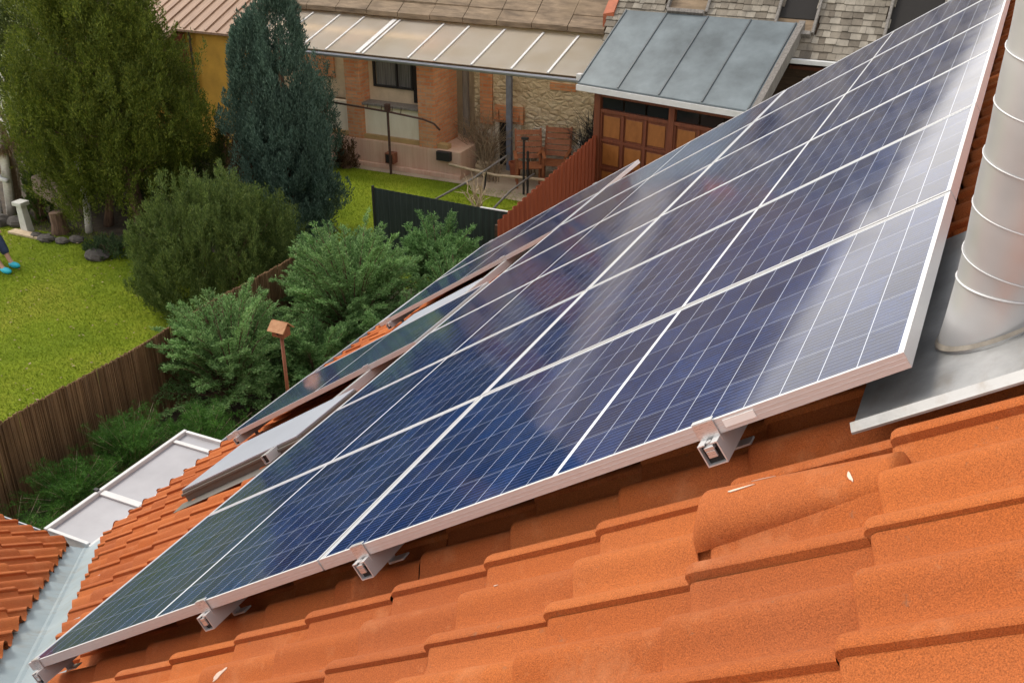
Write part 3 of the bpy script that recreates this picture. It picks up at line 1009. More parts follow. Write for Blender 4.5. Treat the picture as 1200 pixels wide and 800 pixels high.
# canopy roof
b = B(fG); b.poly([(-15.7, 18.62, 2.588), (-7.36, 18.62, 2.588), (-7.36, 20.42, 3.078), (-15.7, 20.42, 3.078)])
can = part('canopy_roof', b, M['canopy'], farm, recalc=False)
def canz(v): return 2.56 + (v - 18.62) / 1.8 * .49 + .0305
for uu, wd in ((-15.3, .035), (-14.62, .035), (-13.9, .035), (-13.25, .035), (-12.48, .10), (-12.32, .04), (-11.22, .04), (-10.6, .04), (-9.75, .045), (-8.86, .045), (-8.07, .045)):
    b = B(fG); b.hexa([(uu, 18.62, canz(18.62)), (uu + wd, 18.62, canz(18.62)), (uu + wd, 20.2, canz(20.2)), (uu, 20.2, canz(20.2)),
                       (uu, 18.62, canz(18.62) + .022), (uu + wd, 18.62, canz(18.62) + .022), (uu + wd, 20.2, canz(20.2) + .022), (uu, 20.2, canz(20.2) + .022)])
    part('cover_strip', b, M['batten'], farm, parent=can)
b = B(fG)
ga = []
for k in range(9):
    an = math.pi * k / 8
    ga.append((18.55 - .065 * math.cos(an) , 2.545 - .065 * math.sin(an)))
gb = [(18.55 - .057 * math.cos(math.pi * k / 8), 2.545 - .057 * math.sin(math.pi * k / 8)) for k in range(8, -1, -1)]
prof = ga + gb
n_ = len(prof)
b._add([(-15.7, y, z) for y, z in prof] + [(-7.36, y, z) for y, z in prof], [tuple(range(n_)), tuple(range(2 * n_ - 1, n_ - 1, -1))] + [(i, n_ + i, n_ + (i + 1) % n_, (i + 1) % n_) for i in range(n_)])
part('canopy_gutter', b, M['gutter'], farm, recalc=False)
b = B(fG); b.box(-7.40, -7.30, 18.5, 18.62, 2.5, 2.66)
part('gutter_end', b, M['batten'], farm)
b = B(fG); b.box(-15.7, -7.36, 18.70, 18.76, 2.47, 2.55)
part('eave_beam', b, M['darkwood'], farm)
b = B(fG); b.box(-10.74, -10.62, 20.12, 20.24, .0, 2.75)
part('timber_post', b, M['greywood'], farm, bev=.01)
b = B(fG); b.box(-9.64, -9.52, 20.05, 20.15, 0, 2.8)
part('post', b, M['steelblue'], farm, bev=.006)
b = B(fG); b.box(-7.42, -7.34, 20.0, 20.10, 0, 2.8)
part('post', b, M['greywood'], farm)
# upper roof of weathered sheets, in three thick laps
for (v0, z0, v1, z1, zb) in ((20.18, 3.10, 20.62, 3.36, .10), (20.48, 3.33, 21.6, 4.15, .07), (21.5, 4.14, 24.6, 6.6, .07)):
    b = B(fG)
    n = 12
    for i in range(n):
        ua = -17.2 + (9.72) * i / n; ub = -17.2 + 9.72 * (i + 1) / n - .015
        j = random.uniform(-.012, .012)
        b.hexa([(ua, v0, z0 + j), (ub, v0, z0 + j), (ub, v1, z1 + j), (ua, v1, z1 + j), (ua, v0, z0 + zb + j), (ub, v0, z0 + zb + j), (ub, v1, z1 + zb + j), (ua, v1, z1 + zb + j)])
    part('roof', b, M['oldroof'], farm)
b = B(fG); b.poly([(-17.2, 24.6, 6.6), (-7.48, 24.6, 6.6), (-7.48, 29, 3.2), (-17.2, 29, 3.2)])
b.poly([(-17.2, 20.4, 3.1), (-17.2, 29, 3.1), (-17.2, 24.6, 6.6)])
part('back_roof', b, M['oldroof'], farm, recalc=False)
b = B(fG); b.box(-17.0, -7.1, 20.9, 28.6, 0, 3.1)
part('rear_wall', b, M['beige'], farm)
b = B(fG); b.hexa([(-7.44, 19.95, 3.30), (-7.22, 19.95, 3.34), (-7.22, 21.4, 4.5), (-7.44, 21.4, 4.46), (-7.44, 19.95, 3.55), (-7.22, 19.95, 3.60), (-7.22, 21.4, 4.72), (-7.44, 21.4, 4.68)])
part('verge_board', b, plain('orange_red_board', (.34, .09, .035), .7, 0, .2, 6), farm)
b = B(fG); b.box(-12.05, -11.83, 18.86, 19.05, .18, .42)
vb = part('cellar_vent', b, M['rustbox'], farm, bev=.01)
b = B(fG); b.box(-12.02, -11.86, 18.853, 18.859, .2, .39)
part('opening', b, M['blackhole'], farm, parent=vb)
b = B(fG); b.box(-10.78, -10.45, 18.92, 19.04, .40, .60)
part('black_meter_box', b, M['blackiron'], farm, bev=.01)

# ------------------------------------------------------------------ shingle roofed house with the zinc porch
shg = gthing('shingle_house', 'house with grey wooden shingle roof and small dormer hatches behind the zinc porch roof', 'house', -4.0, 20.5)
SV, SZ, SA = 19.55, 3.10, R(44)
def fS(p):   # x along u, y up the slope from the eave, z off the slope
    p = np.asarray(p, float).reshape(-1, 3)
    c, s = math.cos(SA), math.sin(SA)
    return fG(np.stack([p[:, 0], SV + p[:, 1] * c - p[:, 2] * s, SZ + p[:, 1] * s + p[:, 2] * c], 1))
b = B(fS)
hatches = [(-6.15, -5.42, .80, 1.5), (-4.02, -3.35, .52, 1.5), (-2.05, -1.2, -.1, 1.6)]
row = 0
yy = 0.0
while yy < 5.2:
    hgt = .15 if yy > .3 else .17
    x = -7.2 + random.uniform(-.2, 0)
    while x < 3.0:
        wd = random.uniform(.10, .22)
        x1 = min(x + wd, 3.0)
        if not any(h[0] - .02 < (x + x1) / 2 < h[1] + .02 and h[2] < yy + .06 < h[3] for h in hatches):
            j = random.uniform(-.006, .006); k = random.uniform(-.012, .012)
            zt = .018 + random.uniform(0, .008)
            b.hexa([(x, yy + k, .012), (x1 - .005, yy + k, .012), (x1 - .005, yy + hgt + .05, .0), (x, yy + hgt + .05, .0),
                    (x, yy + k, .012 + zt + j), (x1 - .005, yy + k, .012 + zt + j), (x1 - .005, yy + hgt + .05, .008), (x, yy + hgt + .05, .008)])
        x = x1
    yy += hgt
part('shingle_roof', b, M['shingle'], shg, recalc=False)
b = B(fS); b.poly([(-7.2, -.02, -.02), (3.0, -.02, -.02), (3.0, 5.3, -.02), (-7.2, 5.3, -.02)])
part('roof_boarding', b, M['darkwood'], shg, recalc=False)
for h in hatches:
    b = B(fS)
    b.box(h[0], h[1], h[2] - .08, h[2], -.01, .14)                       # sill board
    b.box(h[0] - .05, h[0], h[2], h[3], -.01, .09); b.box(h[1], h[1] + .05, h[2], h[3], -.01, .09)
    fr = part('roof_hatch', b, M['greywood'], shg, bev=.006)
    b = B(fS); b.poly([(h[0], h[2] + .01, .002), (h[1], h[2] + .01, .002), (h[1], h[2] + .34, -.012), (h[0], h[2] + .34, -.012)])
    part('hatch_board', b, M['oldroof'], shg, parent=fr, recalc=False)
    b = B(fS); b.box(h[0], h[1], h[2] + .345, h[3], -.014, .004)
    part('opening', b, M['blackhole'], shg, parent=fr)
b = B(fG); b.box(-3.72, 3.0, SV - .16, SV - .05, SZ - .06, SZ + .02)
part('gutter', b, M['white'], shg, bev=.006)
b = B(fG); b.box(-7.15, 3.0, 20.2, 26.5, 0, SZ + .3)
part('wall', b, M['darkwood'], shg)
for i in range(5):
    b = B(fG); b.box(-3.7, 3.0, 20.08 - .001 * i, 20.2, 1.0 + .45 * i, 1.06 + .45 * i)
    part('wall_rail', b, M['ochre'] if i % 2 else M['redwood'], shg)
b = B(fG); b.poly([(-7.2, 23.3, 6.75), (3, 23.3, 6.75), (3, 27, 3.2), (-7.2, 27, 3.2)])
part('back_roof', b, M['oldroof'], shg, recalc=False)

porch = gthing('zinc_porch', 'porch of orange brown panelled wood under a grey zinc roof', 'porch', -6.9, 18.4)
pd = np.array([math.cos(R(11.5)), -math.sin(R(11.5))])
pq = np.array([math.sin(R(11.5)), math.cos(R(11.5))])
def fQ(p):   # x along the porch front, y inwards, z up
    p = np.asarray(p, float).reshape(-1, 3)
    return fG(np.stack([-7.0 + p[:, 0] * pd[0] + p[:, 1] * pq[0], 18.55 + p[:, 0] * pd[1] + p[:, 1] * pq[1], p[:, 2]], 1))
b = B(fQ)
W_ = 3.9
b.box(-.02, .12, -.03, .12, 0, 2.40); b.box(1.60, 1.72, -.025, .11, 0, 2.40); b.box(3.2, 3.32, -.025, .11, 0, 2.40)
b.box(.121, W_, -.02, .10, 2.28, 2.40); b.box(.121, W_, -.015, .09, 1.98, 2.05)
fr = part('front_frame', b, M['redwood'], porch, bev=.006)
for bay in range(3):
    x0 = .125 + 1.6 * bay
    for k in range(3):
        xa = x0 + .49 * k
        xb = xa + .485
        b = B(fQ)
        b.box(xa + .02, xb - .02, .03, .04, 2.06, 2.27)
        part('transom_pane', b, M['glassdark'], porch, parent=fr)
        for r in range(4):
            z1 = 1.95 - .55 * r; z0 = max(z1 - .47, .02)
            b = B(fQ); b.box(xa + .06, xb - .06, .02, .035, z0 + .03, z1 - .03)
            part('door_panel', b, M['orangepanel'], porch, bev=.006)
    b = B(fQ); b.box(x0, x0 + 1.47, .036, .07, 0, 1.98)
    part('door_leaf', b, M['redwood'], porch)
    b = B(fQ)
    for k in range(4):
        b.box(x0 + .49 * k - .025, x0 + .49 * k + .03, .0, .035, 0, 1.97)
    for r in range(4):
        b.box(x0 + .031, x0 + 1.44, -.002, .033, 1.42 - .55 * r, 1.47 - .55 * r)
    part('door_rails', b, M['redwood'], porch)
zr = [(-7.33, 18.40, 2.50), (-3.85, 17.72, 2.50), (-3.62, 20.0, 3.62), (-6.98, 20.0, 3.62)]
def zq(a_, c_):
    A_, B_, C_, D_ = [np.array(x) for x in zr]
    return (A_ * (1 - a_) + B_ * a_) * (1 - c_) + (D_ * (1 - a_) + C_ * a_) * c_
b = B(fG)
n = 16
pts = [tuple(zq(i / n, j / n) + np.array([0, 0, h_])) for h_ in (.03, 0.0) for j in range(n + 1) for i in range(n + 1)]
K1 = (n + 1) ** 2
fs = []
for j in range(n):
    for i in range(n):
        a0 = j * (n + 1) + i
        fs.append((a0, a0 + 1, a0 + n + 2, a0 + n + 1)); fs.append((K1 + a0, K1 + a0 + n + 1, K1 + a0 + n + 2, K1 + a0 + 1))
rim = [i for i in range(n + 1)] + [j * (n + 1) + n for j in range(1, n + 1)] + [n * (n + 1) + i for i in range(n - 1, -1, -1)] + [j * (n + 1) for j in range(n - 1, 0, -1)]
for i in range(len(rim)):
    p_, q_ = rim[i], rim[(i + 1) % len(rim)]
    fs.append((p_, K1 + p_, K1 + q_, q_))
b._add(pts, fs)
zroof = part('zinc_roof', b, M['zinc'], porch)
for a_ in (.0, .245, .49, .735, .985):
    b = B(fG)
    for j in range(16):
        c0_, c1_ = max(j / 16, .004), min((j + 1) / 16, .996)
        p0, p1, q0, q1 = zq(a_, c0_), zq(a_, c1_), zq(a_ + .007, c0_), zq(a_ + .007, c1_)
        up = np.array([0, 0, 1.0])
        b.hexa([p0 + up * .029, q0 + up * .029, q1 + up * .029, p1 + up * .029, p0 + up * .052, q0 + up * .052, q1 + up * .052, p1 + up * .052])
    part('standing_seam', b, M['seam'], porch, parent=zroof)
b = B(fG)
p0, p1 = zq(0, -.01), zq(1, -.01)
b.hexa([p0 + (0, -.05, -.09), p1 + (0, -.05, -.09), p1 + (0, .05, -.09), p0 + (0, .05, -.09), p0 + (0, -.05, .012), p1 + (0, -.05, .012), p1 + (0, .05, .0), p0 + (0, .05, .0)])
part('eave_board', b, M['white'], porch)
b = B(fG)
p0, p1 = zq(1.002, .0), zq(1.002, 1.0)
b.hexa([p0 + (0.01, 0, -.25), p0 + (.12, 0, -.25), p1 + (.12, 0, -.18), p1 + (.01, 0, -.18), p0 + (.01, 0, .06), p0 + (.12, 0, .06), p1 + (.12, 0, .08), p1 + (.01, 0, .08)])
part('verge_board', b, M['greywood'], porch)
b = B(fQ); b.box(3.75, 3.85, .1, 1.5, 0, 2.4); b.box(.0, .1, .12, 1.6, 0, 2.4)
part('side_wall', b, M['darkwood'], porch)

# ------------------------------------------------------------------ yellow house at the back left
yel = gthing('yellow_house', 'yellow plastered outbuilding with brown sheet roof behind the conifers', 'house', -18, 19.0)
b = B(fG); b.box(-21, -15.9, 18.7, 23.5, 0, 2.75)
part('wall', b, M['yellow'], yel)
b = B(fG)
b.box(-18.6, -17.15, 18.55, 18.69, .9, 2.62)
cl = part('boarding', b, M['redwood'], yel)
for k in range(7):
    b = B(fG); b.box(-18.58 + .21 * k, -18.40 + .21 * k, 18.52, 18.549, .92, 2.6)
    part('board', b, M['redwood'], yel, parent=cl, bev=.006)
b = B(fG); b.slab([(-21.5, 17.9, 2.42), (-17.25, 17.9, 2.42), (-17.25, 23.6, 4.7), (-21.5, 23.6, 4.7)], (0, 0, .05))
b.slab([(-17.249, 18.55, 2.68), (-15.6, 18.55, 2.68), (-15.6, 23.6, 4.7), (-17.249, 23.6, 4.7)], (0, 0, .05))
yr = part('roof', b, M['brownroof'], yel)
for k in range(20):
    uu = -21.4 + .31 * k
    if uu > -15.7: break
    v0 = 17.92 if uu < -17.3 else 18.57
    z0 = 2.42 + (v0 - 17.9) * .4
    b = B(fG); b.hexa([(uu, v0, z0 + .05), (uu + .035, v0, z0 + .05), (uu + .035, 23.5, 4.71), (uu, 23.5, 4.71), (uu, v0, z0 + .085), (uu + .035, v0, z0 + .085), (uu + .035, 23.5, 4.745), (uu, 23.5, 4.745)])
    part('roof_rib', b, M['brownroof'], yel, parent=yr)
b = B(fG); b.tube([(-16.95, 18.62, .1), (-16.95, 18.62, 2.7)], .03, 8)
part('downpipe', b, M['darkwood'], yel)

# ------------------------------------------------------------------ fences
def strip_fence(u0, v0, u1, v1, zfun, amp, period, n, thick):
    """corrugated sheet standing between two ground points"""
    b = B(fG)
    d = np.array([u1 - u0, v1 - v0]); L = np.linalg.norm(d); d /= L; nn = np.array([-d[1], d[0]])
    pts, fs = [], []
    for i in range(n + 1):
        q = i / n
        o_ = amp * max(-1, min(1, 1.7 * math.sin(2 * math.pi * q * L / period)))
        p = np.array([u0, v0]) + d * L * q + nn * o_
        p2 = p + nn * thick
        z = zfun(q)
        pts += [(p[0], p[1], 0), (p[0], p[1], z), (p2[0], p2[1], z), (p2[0], p2[1], 0)]
    for i in range(n):
        for k in range(4):
            fs.append((4 * i + k, 4 * i + (k + 1) % 4, 4 * i + 4 + (k + 1) % 4, 4 * i + 4 + k))
    b._add(pts, fs + [(0, 1, 2, 3), (4 * n + 3, 4 * n + 2, 4 * n + 1, 4 * n)])
    return b
f1 = gthing('corrugated_fence', 'rust red corrugated metal fence rising towards the porch', 'fence', -6.97, 16.5)
part('sheet', strip_fence(-6.97, 14.2, -6.97, 18.55, lambda q: 1.20 + .33 * q, .022, .19, 280, .004), M['redsheet'], f1, recalc=False)
b = B(fG)
for vv in (14.25, 15.7, 17.2):
    b = B(fG); b.box(-7.06, -7.01, vv, vv + .05, 0, 1.1)
    part('post', b, M['darkwood'], f1)
f2 = gthing('sheet_fence', 'dark green ribbed sheet fence behind the junipers', 'fence', -8.2, 14.75)
part('sheet', strip_fence(-9.72, 14.8, -7.02, 14.8, lambda q: 1.19 - .06 * q, .006, .12, 220, .006), M['greensheet'], f2, recalc=False)
for q_ in ((-9.76, -9.73, 14.78, 14.83, 0, 1.22), (-8.4, -8.36, 14.84, 14.88, 0, 1.1)):
    b = B(fG); b.box(*q_)
    part('post', b, M['blackiron'], f2)
b = B(fG); b.box(-7.6, -7.02, 14.785, 14.82, 1.141, 1.156)
part('top_rail', b, M['batten'], f2)
f3 = gthing('reed_fence', 'brown reed mat fence between the lawn and the shrubs', 'fence', -9.15, 9.0)
b = B(fG)
vv = 2.5
r_ = random.Random(5)
while vv < 12.6:
    dv = r_.uniform(.006, .012)
    z = 1.17 + r_.gauss(0, .008) + .02 * math.sin(vv * 2.1)
    o_ = r_.uniform(-.012, .012)
    b.hexa([(-9.165 + o_, vv, 0), (-9.135 + o_, vv, 0), (-9.135 + o_, vv + dv * .9, 0), (-9.165 + o_, vv + dv * .9, 0),
            (-9.160 + o_, vv + r_.uniform(-.01, .01), z), (-9.140 + o_, vv, z), (-9.140 + o_, vv + dv * .8, z + .008), (-9.16 + o_, vv + dv * .8, z)])
    vv += dv
mt = NT('brown_reeds')
c_ = mt.ramp(mt.island(), [(0, (.13, .070, .032)), (.6, (.19, .105, .048)), (1, (.26, .155, .078))])
c_ = mt.mix(1.0, c_, mt.ramp(mt.noise(2.0, 5), [(.3, .8), (.7, 1.15)]), 'MULTIPLY')
mt.set(Base_Color=c_, Roughness=.9)
part('reed_mat', b, mt.m, f3, recalc=False)
b = B(fG)
for v_ in (3, 4.8, 6.6, 8.4, 10.2, 12):
    b = B(fG); b.tube([(-9.20, v_, 0), (-9.20, v_, 1.0)], .03, 6)
    part('post', b, M['darkwood'], f3)
# ------------------------------------------------------------------ vegetation
def unit(a):
    return a / (np.linalg.norm(a, axis=-1, keepdims=True) + 1e-9)
def leaves(name, P, D, L, Wd, mat, root, parent=None, g=None, fold=.25):
    """diamond leaves: P base points, D directions (N,3), L lengths, Wd widths"""
    g = g or rng
    n = len(P)
    D = unit(D)
    rnd = unit(g.normal(size=(n, 3)))
    X = unit(np.cross(D, rnd)); Z = np.cross(X, D)
    L = np.broadcast_to(L, (n,))[:, None]; Wd = np.broadcast_to(Wd, (n,))[:, None]
    v = np.stack([P, P + D * L * .45 + X * Wd * .5 + Z * Wd * fold, P + D * L, P + D * L * .45 - X * Wd * .5 + Z * Wd * fold], 1).reshape(-1, 3)
    f = np.arange(4 * n).reshape(n, 4)
    return np_mesh(name, v, f, mat, root, parent, smooth=False)

def sprays(C, D, size, per, g, spread=.55, droop=0.0, leafL=.05, leafW=.014, flat=1.0):
    """feathery sprays: from each point C in direction D a flat fan of leaflets"""
    n = len(C)
    D = unit(D)
    side = unit(np.cross(D, unit(g.normal(size=(n, 3)) * np.array([1, 1, flat]))))
    q = g.random((n, per)) ** .8
    sg = g.choice([-1.0, 1.0], (n, per))
    wid = spread * size[:, None] * (1 - q) * g.random((n, per)) * .6
    P = C[:, None] + D[:, None] * (q * size[:, None])[..., None] + side[:, None] * (sg * wid)[..., None]
    P = P + g.normal(size=P.shape) * (.06 * size)[:, None, None]
    P[..., 2] -= droop * (q ** 2) * size[:, None]
    d = D[:, None] + side[:, None] * (sg * (.75 * (1 - .5 * q)))[..., None] + g.normal(size=P.shape) * .28
    d[..., 2] -= droop * q
    return P.reshape(-1, 3), d.reshape(-1, 3), leafL * (.6 + .8 * g.random(n * per)), leafW * (.7 + .6 * g.random(n * per))

def trunk_tube(root, pts, rad, mat=None, name='trunk', n=9):
    b = B(fW); b.tube(pts, rad, n)
    return part(name, b, mat or M['bark'], root, smooth=True)

ML = {
 'thuja': m_leaf('olive_thuja_scale_leaf', (.056, .086, .009), (.106, .142, .016), (.19, .215, .032)),
 'thuja2': m_leaf('dark_thuja_scale_leaf', (.027, .045, .010), (.060, .083, .015), (.106, .125, .027)),
 'cyp': m_leaf('blue_green_cypress_leaf', (.040, .075, .055), (.085, .145, .108), (.15, .23, .175)),
 'dead': m_leaf('brown_dead_needle', (.035, .018, .008), (.085, .048, .022), (.14, .085, .042)),
 'yew': m_leaf('dark_green_box_leaf', (.050, .085, .020), (.100, .150, .034), (.175, .225, .058)),
 'jun': m_leaf('grey_green_juniper_needle', (.075, .155, .042), (.170, .320, .098), (.34, .50, .20)),
 'jun2': m_leaf('mid_green_juniper_needle', (.055, .125, .032), (.130, .265, .078), (.27, .42, .16)),
 'fern': m_leaf('bright_green_fern_leaf', (.031, .105, .014), (.070, .189, .025), (.133, .280, .048)),
 'box': m_leaf('bright_boxwood_leaf', (.035, .070, .010), (.075, .13, .018), (.13, .19, .03)),
 'straw': m_leaf('straw_coloured_grass', (.16, .10, .055), (.28, .19, .11), (.40, .30, .19)),
 'shrub': m_leaf('dull_green_shrub_leaf', (.026, .052, .019), (.058, .098, .039), (.104, .156, .065)),
}

def conifer(name, label, u, v, H, rad, z0, mat, K, per, size, up, seed, prof, leafL=.055, leafW=.017, trunks=None, lean=(0, 0), lumps=7, group=None, core=None, trunk_mat=None):
    """tree with an uneven shell of overlapping sprays around a tapering envelope; prof(q) is the relative radius at height q"""
    g = np.random.default_rng(seed)
    root = gthing(name, label, 'tree' if 'tree' in name or name in ('thuja', 'cypress') else 'bush', u, v, 0, group)
    c0 = np.array(wG(u, v, 0))
    # lobes: upright tufts set on the envelope, each with its own spray shell; gaps stay between them
    nl = max(30, K // 20)
    ql = g.random(nl * 4)
    ql = ql[g.random(nl * 4) < (np.array([prof(x) for x in ql]) + .10) / 1.1][:nl]
    nl = len(ql)
    tl = g.random(nl) * 6.283
    ph = g.random(3) * 6.28
    prl = np.array([prof(x) for x in ql])
    rl_ = rad * prl * (.80 + .10 * np.sin(tl * 3 + ph[0] + ql * 6) + .08 * np.sin(ql * 19 + ph[1] + tl) + .07 * g.normal(size=nl))
    lc = np.stack([np.cos(tl) * rl_ + lean[0] * ql, np.sin(tl) * rl_ + lean[1] * ql, z0 + ql * (H - z0)], 1)
    lr = rad * .155 * (.6 + .8 * g.random(nl)); lh = lr * 2.1
    pick = g.integers(0, nl, K)
    dirs = unit(g.normal(size=(K, 3)))
    rr_ = (.55 + .45 * g.random(K) ** .5)
    C = lc[pick] + dirs * np.stack([lr[pick], lr[pick], lh[pick]], 1) * rr_[:, None]
    inner = g.random(K) < .16
    C[inner, :2] = lc[pick][inner, :2] * g.random((inner.sum(), 1)) * .8
    q = np.clip((C[:, 2] - z0) / (H - z0), 0, 1)
    C = C + c0
    th = np.arctan2(lc[pick, 1], lc[pick, 0])
    out = np.stack([np.cos(th), np.sin(th), np.zeros(K)], 1)
    D = (out * .5 + dirs * np.array([.6, .6, .1])) * (1 - up) + np.array([0, 0, 1.0]) * up + g.normal(size=C.shape) * .14
    sz = size * (.65 + .7 * g.random(K))
    C = C - unit(D) * (sz * .55)[:, None]
    P, d, L, Wd = sprays(C, D, sz, per, g, .6, 0, leafL, leafW)
    leaves('crown', P, d, L, Wd, mat, root, g=g)
    for (tu, tv, r0, h, bend) in (trunks or [(0, 0, .12, H * .7, .1)]):
        pts, rr = [], []
        for i in range(8):
            k = i / 7
            pts.append(np.array(wG(u + tu * (1 - .6 * k) + bend * math.sin(k * 2.4), v + tv * (1 - .6 * k), h * k)))
            rr.append(r0 * (1 - .75 * k) * (1.25 if i == 0 else 1))
        trunk_tube(root, pts, rr, trunk_mat)
    # limbs inside the crown
    b = B(fW)
    for i in range(46):
        zq = g.uniform(.02, .88); a_ = g.uniform(0, 6.28)
        p0 = c0 + np.array([lean[0] * zq, lean[1] * zq, z0 + zq * (H - z0) * .9 - .15])
        rl = rad * prof(zq) * .8
        b.tube([p0, p0 + np.array([math.cos(a_) * rl * .5, math.sin(a_) * rl * .5, .10]), p0 + np.array([math.cos(a_) * rl, math.sin(a_) * rl, .35])], [.022, .014, .005], 5)
    part('limbs', b, M['bark'], root)
    return root

def prof_thuja(q):
    return min(1.0, .55 + q * 2.2) if q < .22 else max(.03, (1 - (q - .22) / .78)) ** 1.12
def prof_cyp(q):
    return (.62 + .38 * math.sin(min(q / .35, 1) * math.pi / 2)) * max(.05, 1 - max(0, q - .35) / .65) ** .55
def prof_round(q):
    return max(.12, math.sqrt(max(0, 1 - (1.55 * q - .62) ** 2)))

conifer('thuja', 'tall olive green thuja on two bare stems at the edge of the lawn', -14.85, 13.9, 6.3, 1.95, .95, ML['thuja'], 4200, 72, .40, .72, 21, prof_thuja,
        trunks=[(-.25, -.25, .085, 2.6, .18), (.42, -.1, .09, 2.8, -.08), (.1, .25, .11, 4.5, 0.0)], leafL=.054, leafW=.019)
conifer('thuja', 'dark green conifer at the left edge behind the olive thuja', -17.6, 15.3, 6.8, 1.75, .4, ML['thuja2'], 1500, 55, .50, .7, 22, prof_thuja, leafL=.065, leafW=.022)
conifer('thuja', 'small dark thuja filling the gap right of the olive thuja', -13.15, 15.0, 1.75, .42, .45, ML['thuja2'], 160, 50, .36, .7, 23, prof_thuja, leafL=.055, leafW=.018)

# blue cypress with two tops and a brown bare patch
cy = gthing('cypress', 'blue green cypress with two tops and a brown bare patch low on its side', 'tree', -11.75, 14.9)
g = np.random.default_rng(31)
P_, D_, L_, W_l = [], [], [], []
Pd, Dd, Ld, Wdd = [], [], [], []
for (du, dv, H_, rad_, z0_, K_) in ((.14, .1, 4.75, .68, .15, 430), (-.46, 0, 3.95, .56, 1.0, 300), (.48, -.15, 2.7, .68, .1, 300), (.0, -.2, 2.5, .90, .4, 300)):
    c0 = np.array(wG(-11.75 + du, 14.9 + dv, 0))
    q = g.random(K_); pr = np.array([prof_cyp(x) for x in q])
    th = g.random(K_) * 6.283
    r = rad_ * pr * (1 + .12 * np.sin(th * 4 + q * 11 + du * 9) + .06 * g.normal(size=K_)) * (1 - .45 * g.random(K_) ** 2.5)
    C = np.stack([np.cos(th) * r, np.sin(th) * r, z0_ + q * (H_ - z0_)], 1) + c0
    out = np.stack([np.cos(th), np.sin(th), 0 * th], 1)
    D = out * .22 + np.array([0, 0, 1.0]) + g.normal(size=C.shape) * .08
    sz = .42 * (.6 + .7 * g.random(K_))
    # bare brown pocket facing the camera, low on the left
    cw = C @ GU, C @ GV
    hole = ((C @ GU + 12.5) / .55) ** 2 + ((C[:, 2] - 1.15) / .70) ** 2 + np.maximum(0, (C @ GV - 14.95)) * 2 < 1
    for mask, A in ((~hole, (P_, D_, L_, W_l)), (hole, (Pd, Dd, Ld, Wdd))):
        if mask.sum() == 0: continue
        Cc, Dc, sc_ = C[mask], D[mask], sz[mask]
        if A is Pd: pass
        # plumes: leaflets hug an upright axis, thick at the middle
        per = 150
        n = len(Cc)
        qq = g.random((n, per))
        wid = .30 * sc_[:, None] * np.sin(np.clip(qq * .9 + .12, 0, 1) * math.pi) * np.sqrt(g.random((n, per)))
        an = g.random((n, per)) * 6.283
        ax = unit(Dc); sx = unit(np.cross(ax, [1.0, .3, 0])); sy = np.cross(ax, sx)
        off = sx[:, None] * (np.cos(an) * wid)[..., None] + sy[:, None] * (np.sin(an) * wid)[..., None]
        Pp = Cc[:, None] - ax[:, None] * (sc_ * .5)[:, None, None] + ax[:, None] * (qq * sc_[:, None])[..., None] + off
        dd = ax[:, None] + off / (wid[..., None] + .02) * .45 + g.normal(size=Pp.shape) * .18
        A[0].append(Pp.reshape(-1, 3)); A[1].append(dd.reshape(-1, 3)); A[2].append(.056 * (.6 + .8 * g.random(n * per))); A[3].append(.020 * (.7 + .6 * g.random(n * per)))
leaves('crown', np.concatenate(P_), np.concatenate(D_), np.concatenate(L_), np.concatenate(W_l), ML['cyp'], cy, g=g)
# the bare pocket: thin twigs and a few dead needles
if Pd:
    k_ = g.random(len(np.concatenate(Pd))) < .8
    leaves('dead_foliage', np.concatenate(Pd)[k_], np.concatenate(Dd)[k_], np.concatenate(Ld)[k_], np.concatenate(Wdd)[k_] * .8, ML['dead'], cy, g=g)
b = B(fG)
for i in range(40):
    a_ = g.uniform(0, 6.28); z_ = g.uniform(.3, 1.7)
    b.tube([(-12.1, 14.9, z_), (-12.1 + .45 * math.cos(a_), 14.9 + .45 * math.sin(a_) - .1, z_ + .25), (-12.1 + .6 * math.cos(a_), 14.9 + .6 * math.sin(a_) - .15, z_ + .55)], [.018, .010, .004], 4)
part('limbs', b, M['bark'], cy)
for (du, h_) in ((.2, 3.6), (-.45, 3.0)):
    trunk_tube(cy, [np.array(wG(-11.75 + du * (.3 + .7 * k / 6), 14.9, h_ * k / 6)) for k in range(7)], [.12 - .016 * k for k in range(7)])

